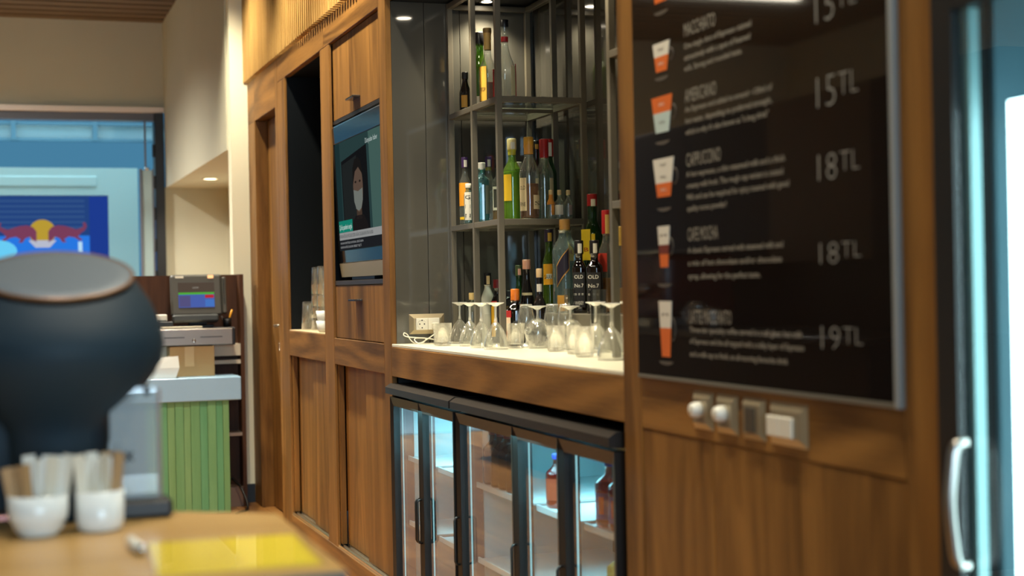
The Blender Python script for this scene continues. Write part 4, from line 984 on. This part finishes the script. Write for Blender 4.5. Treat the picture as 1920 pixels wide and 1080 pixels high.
for i, (xx, yy) in enumerate(HALL[4:]):
    lu = empty('linear_light', (xx, yy + .15, 3.25), 'long linear ceiling light over the left %s of the room' % ('front', 'middle', 'back')[i], 'light', 'linear ceiling lights')
    box('housing', lu, M_['fdark'], xx - .65, xx + .65, yy + .10, yy + .20, 3.262, 3.309, .003)
    box('diffuser', lu, glow('linear_diffuser', (1, .92, .72, 1), 16), xx - .64, xx + .64, yy + .11, yy + .19, 3.252, 3.2615)
for i, (xx, yy) in enumerate(HALL[:4]): downlight(xx, yy, 3.309, 'ceiling downlight over the %s of the room' % ('table', 'aisle', 'door approach', 'terrace entrance', 'left front', 'left middle', 'left back')[i], 'room downlights', 12)

# ================================================================== TERRACE DOORWAY
df = empty('door_2', (-.45, 12, 0), 'dark grey frame of the folding terrace doorway', kind='structure')
dgf = pbr('anthracite_frame', S(92, 94, 102), .4)
box('head', df, dgf, -2.2, 1.287, 11.99, 12.12, 2.545, 2.605, .003)
box('jamb', df, M_['fdark'], 1.215, 1.2865, 11.95, 12.12, 0, 2.60, .003)
box('jamb', df, M_['fdark'], -2.2, -2.12, 11.95, 12.12, 0, 2.60, .003)
for k_ in range(9):
    box('hinge', df, M_['black'], 1.196, 1.2145, 11.95, 11.99, .30 + k_ * .245, .40 + k_ * .245, .004)
gd = empty('folded_door', (1.14, 11.9, 0), 'glass door leaf folded against the right jamb of the doorway', 'door')
box('stile', gd, dgf, 1.088, 1.108, 11.86, 11.90, .01, 2.16, .003)
box('stile', gd, dgf, 1.182, 1.192, 11.86, 11.90, .01, 2.16, .003)
box('pane', gd, thin('greenish_glass', (.55, .68, .68), .25, 2, diffuse=.55, dcol=(.42, .55, .56)), 1.1085, 1.1815, 11.872, 11.884, .03, 2.15)
lathe('roller', gd, M_['chrome'], [(0, 0), (.018, 0), (.018, .02), (0, .02)], 14, c=(1.145, 11.88, 2.151))
box('hanger_rod', gd, dgf, 1.128, 1.142, 11.875, 11.89, 2.172, 2.54)
tg = box('floor_terrace', None, pbr('terrace_grey', S(120, 128, 132), .6, noise=.1), -5, 5, 12.12, 22, -.1, -.002); tag(tg, 'grey terrace floor beyond the doorway', kind='structure')
ki = empty('drinks_kiosk', (.42, 14.2, 0), 'pale green-grey drinks kiosk with a glowing blue advertising screen', 'kiosk')
kp = pbr('kiosk_pale', S(170, 200, 200), .5)
ring_y('surround', ki, kp, 14.0, 14.5, -.42, 1.265, .0, 2.338, .26, .245)
box('cornice', ki, pbr('kiosk_pale_band', S(172, 202, 202), .45), -.20, .905, 13.992, 13.9995, 2.175, 2.262, .01)
sk = box('screen', ki, glow('kiosk_screen_blue', S(46, 84, 156), .62), -.158, 1.003, 14.06, 14.10, .247, 2.09)
def kfn(lv): return lambda u, v, d: (u, 14.0595 - .002 * lv + d * .001, v)
def kg(poly, c_, s=.7, lv=1, name='screen_graphic'): return prism(name, sk, glow('kiosk_ink', S(*c_), s), poly, kfn(lv))
kg(rect(-.157, 1.002, .248, 1.735), (44, 128, 240), .85)
kg(rect(.84, 1.002, .25, 2.085), (40, 76, 178), .6, 2)
for k_ in range(6): kg(rect(-.157, .80, 1.80 + k_ * .047, 1.82 + k_ * .047), (64, 104, 168), .6, 2, 'screen_line')
kg(oval(.06, 1.60, .16, .10), (110, 214, 255), .9, 3)
kg([(.74, .0 + 1.58), (.775, 1.58), (.775, 1.68), (.74, 1.68)], (190, 230, 255), .9, 3)
# sun disc and two charging bulls
SX, SZ = .435, 1.795
kg(oval(SX, SZ - .03, .115, .115, 28), (220, 184, 66), .66, 4, 'sun_disc')
bull = [(.03, .005), (.06, .045), (.11, .062), (.17, .056), (.22, .040), (.27, .022), (.30, .030), (.335, .050), (.325, .085), (.352, .088), (.362, .05), (.345, .012), (.31, -.012), (.285, -.045), (.325, -.075), (.30, -.085), (.255, -.055), (.205, -.045), (.165, -.070), (.185, -.098), (.150, -.10), (.125, -.06), (.085, -.045), (.055, -.085), (.03, -.10)]
for sg in (-1, 1): kg([(SX + sg * (u + .02), SZ - .025 + v * .95) for u, v in (bull if sg > 0 else list(reversed(bull)))], (150, 78, 112), .62, 5, 'bull_emblem')
kg([(SX - .12, SZ - .10), (SX - .06, SZ - .165), (SX + .06, SZ - .165), (SX + .12, SZ - .10)], (214, 220, 240), .7, 5)
cn = empty('terrace_canopy', (.4, 14.9, 0), 'blue-tinted glazed canopy on steel bars above the kiosk', 'canopy')
stb = pbr('canopy_steel', S(70, 104, 120), .5)
box('beam', cn, stb, -3, 2.6, 14.6, 14.66, 2.635, 2.662)
box('beam', cn, stb, -3, 2.6, 14.6, 14.66, 2.785, 2.81)
for k_ in range(-4, 4):
    xx = .215 + k_ * .725
    box('bar', cn, stb, xx - .022, xx + .022, 14.58, 14.68, 2.64, 2.83)
    box('pane', cn, thin('canopy_glass', (.55, .70, .74), .12, 3, diffuse=.35, dcol=(.30, .46, .52)), xx + .023, xx + .702, 14.625, 14.635, 2.664, 2.783)
for xx in (-2.9, 2.5): box('post', cn, stb, xx - .04, xx + .04, 14.59, 14.67, 0, 2.634)

# ================================================================== FOREGROUND TABLE
tb = empty('front_table', (0, 2.1, 0), 'oak-topped service table in the foreground', 'table')
V = []
poly = [(-1.6, 1.905), (.412, 1.850), (.418, 2.372), (.255, 2.478), (-1.6, 2.62)]
nP = len(poly)
Vt = [(x, y, .815) for x, y in poly] + [(x, y, .850) for x, y in poly]
mesh('table_top', Vt, [tuple(reversed(range(nP))), tuple(range(nP, 2 * nP))] + [(k_, (k_ + 1) % nP, nP + (k_ + 1) % nP, nP + k_) for k_ in range(nP)], M_['table'], tb)
box('edge_band', tb, pbr('grey_edge', S(96, 90, 84), .5), .10, .412, 1.846, 1.8495, .816, .849, M=Matrix.Rotation(0, 4, 'Z'))
for xx, yy in ((.36, 1.92), (.36, 2.31), (-1.5, 1.98), (-1.5, 2.54)): box('leg', tb, M_['fdark'], xx - .025, xx + .025, yy - .025, yy + .025, 0, .8148, .003)
ZT = .8503
# rounded dark appliance
ap = empty('countertop_machine', (.085, 2.50, ZT), 'dark blue-grey rounded countertop machine with a grey oval lid', 'machine')
navy = pbr('matt_navy', S(32, 48, 58), .6, spec=.25)
kx = .000842
prof_px = [(0, 962), (96, 962), (96, 950), (90, 930), (88, 850), (91, 805), (100, 785), (120, 765), (147, 735), (175, 700), (190, 670), (195, 640), (188, 600), (172, 562), (150, 530), (138, 518)]
cxa, cya = .098, 2.50
prof = [(r_ * kx, ZT + (962 - y_) * kx) for r_, y_ in prof_px]
bd = lathe('body', ap, navy, prof, 48, c=(cxa, cya, 0))
for v in bd.data.vertices:                     # the top is cut at a slant, facing the guests
    f_ = min(1, max(0, (v.co.z - (962 - 650) * kx) / ((650 - 518) * kx)))
    v.co.z += (v.co.y - (cya - 2.50)) * math.tan(math.radians(19)) * f_
Ml = Matrix.Translation((cxa, cya, ZT + (962 - 508) * kx)) @ Matrix.Rotation(math.radians(19), 4, 'X')
lathe('lid', ap, pbr('lid_grey', S(92, 102, 110), .5), [(.117, .0), (.112, .003), (.09, .005), (0, .006)], 48, M=Ml)
lathe('lid_rim', ap, pbr('copper_rim', S(150, 110, 80), .3, metal=.5), [(.116, -.006), (.119, -.003), (.1200, .001), (.1185, .003), (.115, .002)], 48, M=Ml)
box('rear_column', ap, navy, -.20, .07, 2.53, 2.60, ZT, ZT + .26, .012)
# sign holder
sh_ = empty('sign_holder', (.20, 2.42, ZT), 'clear acrylic sign holder on a black base beside the dark machine', 'sign holder')
box('base', sh_, M_['fdark'], .175, .262, 2.405, 2.455, ZT, ZT + .030, .006)
box('clear_panel', sh_, thin('acrylic', (.80, .86, .88), .10, 2.5, diffuse=.35, dcol=(.62, .68, .72)), .169, .243, 2.427, 2.433, ZT + .030, ZT + .205, .002)
pnl = box('insert_card', sh_, pbr('card_grey', S(150, 158, 164), .6), .170, .226, 2.4345, 2.4365, ZT + .031, ZT + .175)
text('sign_print', pnl, pbr('print_dark', S(22, 28, 34), .6), 'rox', lambda u, v: (.171 + u, 2.4262, ZT + .090 + v), .028, fit=.034, bold=.03)
box('side_strip', sh_, pbr('copper_strip', S(140, 112, 100), .4), .2435, .248, 2.427, 2.434, ZT + .030, ZT + .20)
box('hinge', sh_, M_['fdark'], .222, .232, 2.424, 2.4265, ZT + .19, ZT + .205, .001)
# cups of sachets
def sachet_cup(x, y, label, style, seedv):
    rnd = random.Random(seedv)
    c_ = empty('sachet_cup', (0, 0, 0), label, 'cup', 'white cups holding sugar sachets')
    if style == 0: pf = [(0, .001), (.026, 0), (.029, .004), (.033, .011), (.038, .020), (.0405, .024), (.0415, .027), (.0425, .034), (.0432, .060), (.041, .060), (.040, .032), (.036, .018), (0, .006)]
    else: pf = [(0, .001), (.028, 0), (.033, .004), (.0350, .014), (.0358, .060), (.0335, .060), (.0325, .014), (0, .006)]
    lathe('bowl', c_, M_['ceramic'], pf, 32)
    rim = .041 if style == 0 else .0335
    cols = [(222, 218, 206), (206, 196, 176), (228, 226, 220), (170, 134, 92), (158, 122, 80), (214, 204, 186)]
    k_ = 17
    for i in range(k_):
        u = -1 + 2 * i / (k_ - 1)
        brown = (u < -.25) if style == 0 else (u > .45)
        cc = cols[3 + i % 2] if brown else cols[(i * 2) % 3] if i % 4 else cols[5]
        px = u * rim * .66; py = rnd.uniform(-.4, .4) * rim * math.sqrt(max(.05, 1 - u * u * .6)) * .8
        hh = rnd.uniform(.094, .108) if not (brown and style == 0) else rnd.uniform(.085, .098)
        lean = u * (.17 if style == 0 else .10) + rnd.uniform(-.05, .05)
        Mx = Matrix.Translation((px, py, .010)) @ Matrix.Rotation(lean, 4, 'Y') @ Matrix.Rotation(rnd.uniform(-.18, .08), 4, 'X') @ Matrix.Rotation(rnd.uniform(-.8, .8), 4, 'Z')
        wd = .0085 if not brown else .0075
        V = [(-wd, -.0006, 0), (wd, -.0006, 0), (wd, .0006, 0), (-wd, .0006, 0), (-wd, -.0016, hh * .5), (wd, -.0016, hh * .5), (wd, .0016, hh * .5), (-wd, .0016, hh * .5), (-wd, -.0004, hh), (wd, -.0004, hh), (wd, .0004, hh), (-wd, .0004, hh)]
        F = [(3, 2, 1, 0), (8, 9, 10, 11)]
        for s_ in (0, 4): F += [(s_ + k2, s_ + (k2 + 1) % 4, s_ + 4 + (k2 + 1) % 4, s_ + 4 + k2) for k2 in range(4)]
        mesh('sachet', V, F, paint(cc, .7), c_, M=Mx)
    c_.location = (x, y, ZT)
sachet_cup(.058, 2.315, 'stepped white cup of sugar sachets with brown ones at left', 0, 3)
sachet_cup(.146, 2.325, 'straight-sided white cup of sugar sachets with brown ones at right', 1, 5)
# yellow sheet under a clear cover, and a small white stick
ys_ = empty('yellow_menu', (.30, 2.02, ZT), 'yellow paper sheet lying flat in a clear sleeve on the table', 'paper')
def flat(name, P, z0, z1, mt):
    n_ = len(P); V = [(x, y, z0) for x, y in P] + [(x, y, z1) for x, y in P]
    return mesh(name, V, [tuple(reversed(range(n_))), tuple(range(n_, 2 * n_))] + [(k_, (k_ + 1) % n_, n_ + (k_ + 1) % n_, n_ + k_) for k_ in range(n_)], mt, ys_)
flat('sheet', [(.186, 1.905), (.392, 1.900), (.402, 2.148), (.200, 2.158)], ZT + .0003, ZT + .002, pbr('yellow_paper', S(236, 206, 52), .5))
flat('half_sheet', [(.300, 1.915), (.384, 1.910), (.393, 2.138), (.302, 2.143)], ZT + .0022, ZT + .0028, pbr('bright_yellow_paper', S(248, 220, 50), .5))
flat('clear_sleeve', [(.182, 1.896), (.400, 1.891), (.410, 2.156), (.196, 2.166)], ZT + .0035, ZT + .0045, thin('sleeve', (.985, .99, .97), .01, 14))
wl = empty('lighter', (.18, 2.09, ZT), 'small white lighter lying left of the yellow sheet', 'lighter')
tube('body', wl, M_['white'], [(.176, 2.155, ZT + .008), (.178, 2.12, ZT + .008), (.182, 2.085, ZT + .008)], .0075, 10)
tube('cap', wl, M_['chrome'], [(.182, 2.0845, ZT + .008), (.184, 2.068, ZT + .008)], .0068, 10)

# ================================================================== ESPRESSO BAR LEFT OF THE FRAME (unseen, added as something dark for menu board and fridge doors to mirror)
eb = empty('added_espresso_bar', (-.9, 7.7, 0), 'dark espresso bar added left of the picture for the menu board to mirror', 'counter')
dkw = pbr('charcoal_laminate', S(30, 30, 33), .5)
for k_ in range(5): box('front_panel', eb, dkw, -.515, -.50, 5.2 + k_, 6.195 + k_, .08, .93, .002)
box('carcass', eb, M_['fdark'], -1.2, -.516, 5.2, 10.195, 0, .93)
box('worktop', eb, pbr('dark_worktop', S(46, 42, 40), .25), -1.22, -.48, 5.18, 10.21, .9305, .965, .003)
for k_ in range(5): box('cabinet_door', eb, dkw if k_ != 1 else pbr('taupe_panel', S(132, 116, 98), .5), -1.18, -1.16, 5.2 + k_, 6.195 + k_, 1.30, 2.15, .002)
box('upper_carcass', eb, M_['fdark'], -1.5, -1.181, 5.2, 10.195, .966, 2.15)
em = empty('espresso_machine', (-.8, 7.9, .965), 'maroon espresso machine on the dark bar, mirrored in the menu board', 'coffee machine')
mar = pbr('maroon_enamel', S(112, 34, 28), .25, coat=.5)
box('body', em, mar, -1.08, -.66, 7.45, 8.35, 1.02, 1.36, .03, seg=2)
box('top_tray', em, M_['chrome'], -1.10, -.62, 7.42, 8.38, 1.362, 1.385, .004)
box('drip_tray', em, M_['chrome'], -.90, -.58, 7.48, 8.32, .966, 1.015, .004)
for yy in (7.65, 7.9, 8.15):
    gh = lathe('group_head', em, M_['chrome'], [(0, 0), (.035, 0), (.035, .05), (0, .05)], 18, c=(-.63, yy, 1.15))
    tube('portafilter_handle', gh, M_['black'], [(-.61, yy, 1.14), (-.50, yy, 1.12)], .013, 10)
for i, (yy, hh) in enumerate(((7.15, .14), (6.98, .11))):
    jg = empty('milk_jug', (-.7, yy, .9655), ('larger', 'smaller')[i] + ' steel milk jug on the dark bar, mirrored in the menu board', 'jug', 'milk jugs on the espresso bar')
    lathe('body', jg, M_['chrome'], [(0, .001), (.05, 0), (.055, .02), (.042, hh * .8), (.046, hh), (.044, hh), (.04, hh * .8), (.05, .02), (0, .006)], 24, c=(-.7, yy, .9655))
    tube('handle', jg, M_['chrome'], [(-.7 + .045 + .03 * math.sin(t), yy, .9655 + hh * (.5 + .35 * math.cos(t))) for t in [k2 * math.pi / 8 for k2 in range(9)]], .005, 8)
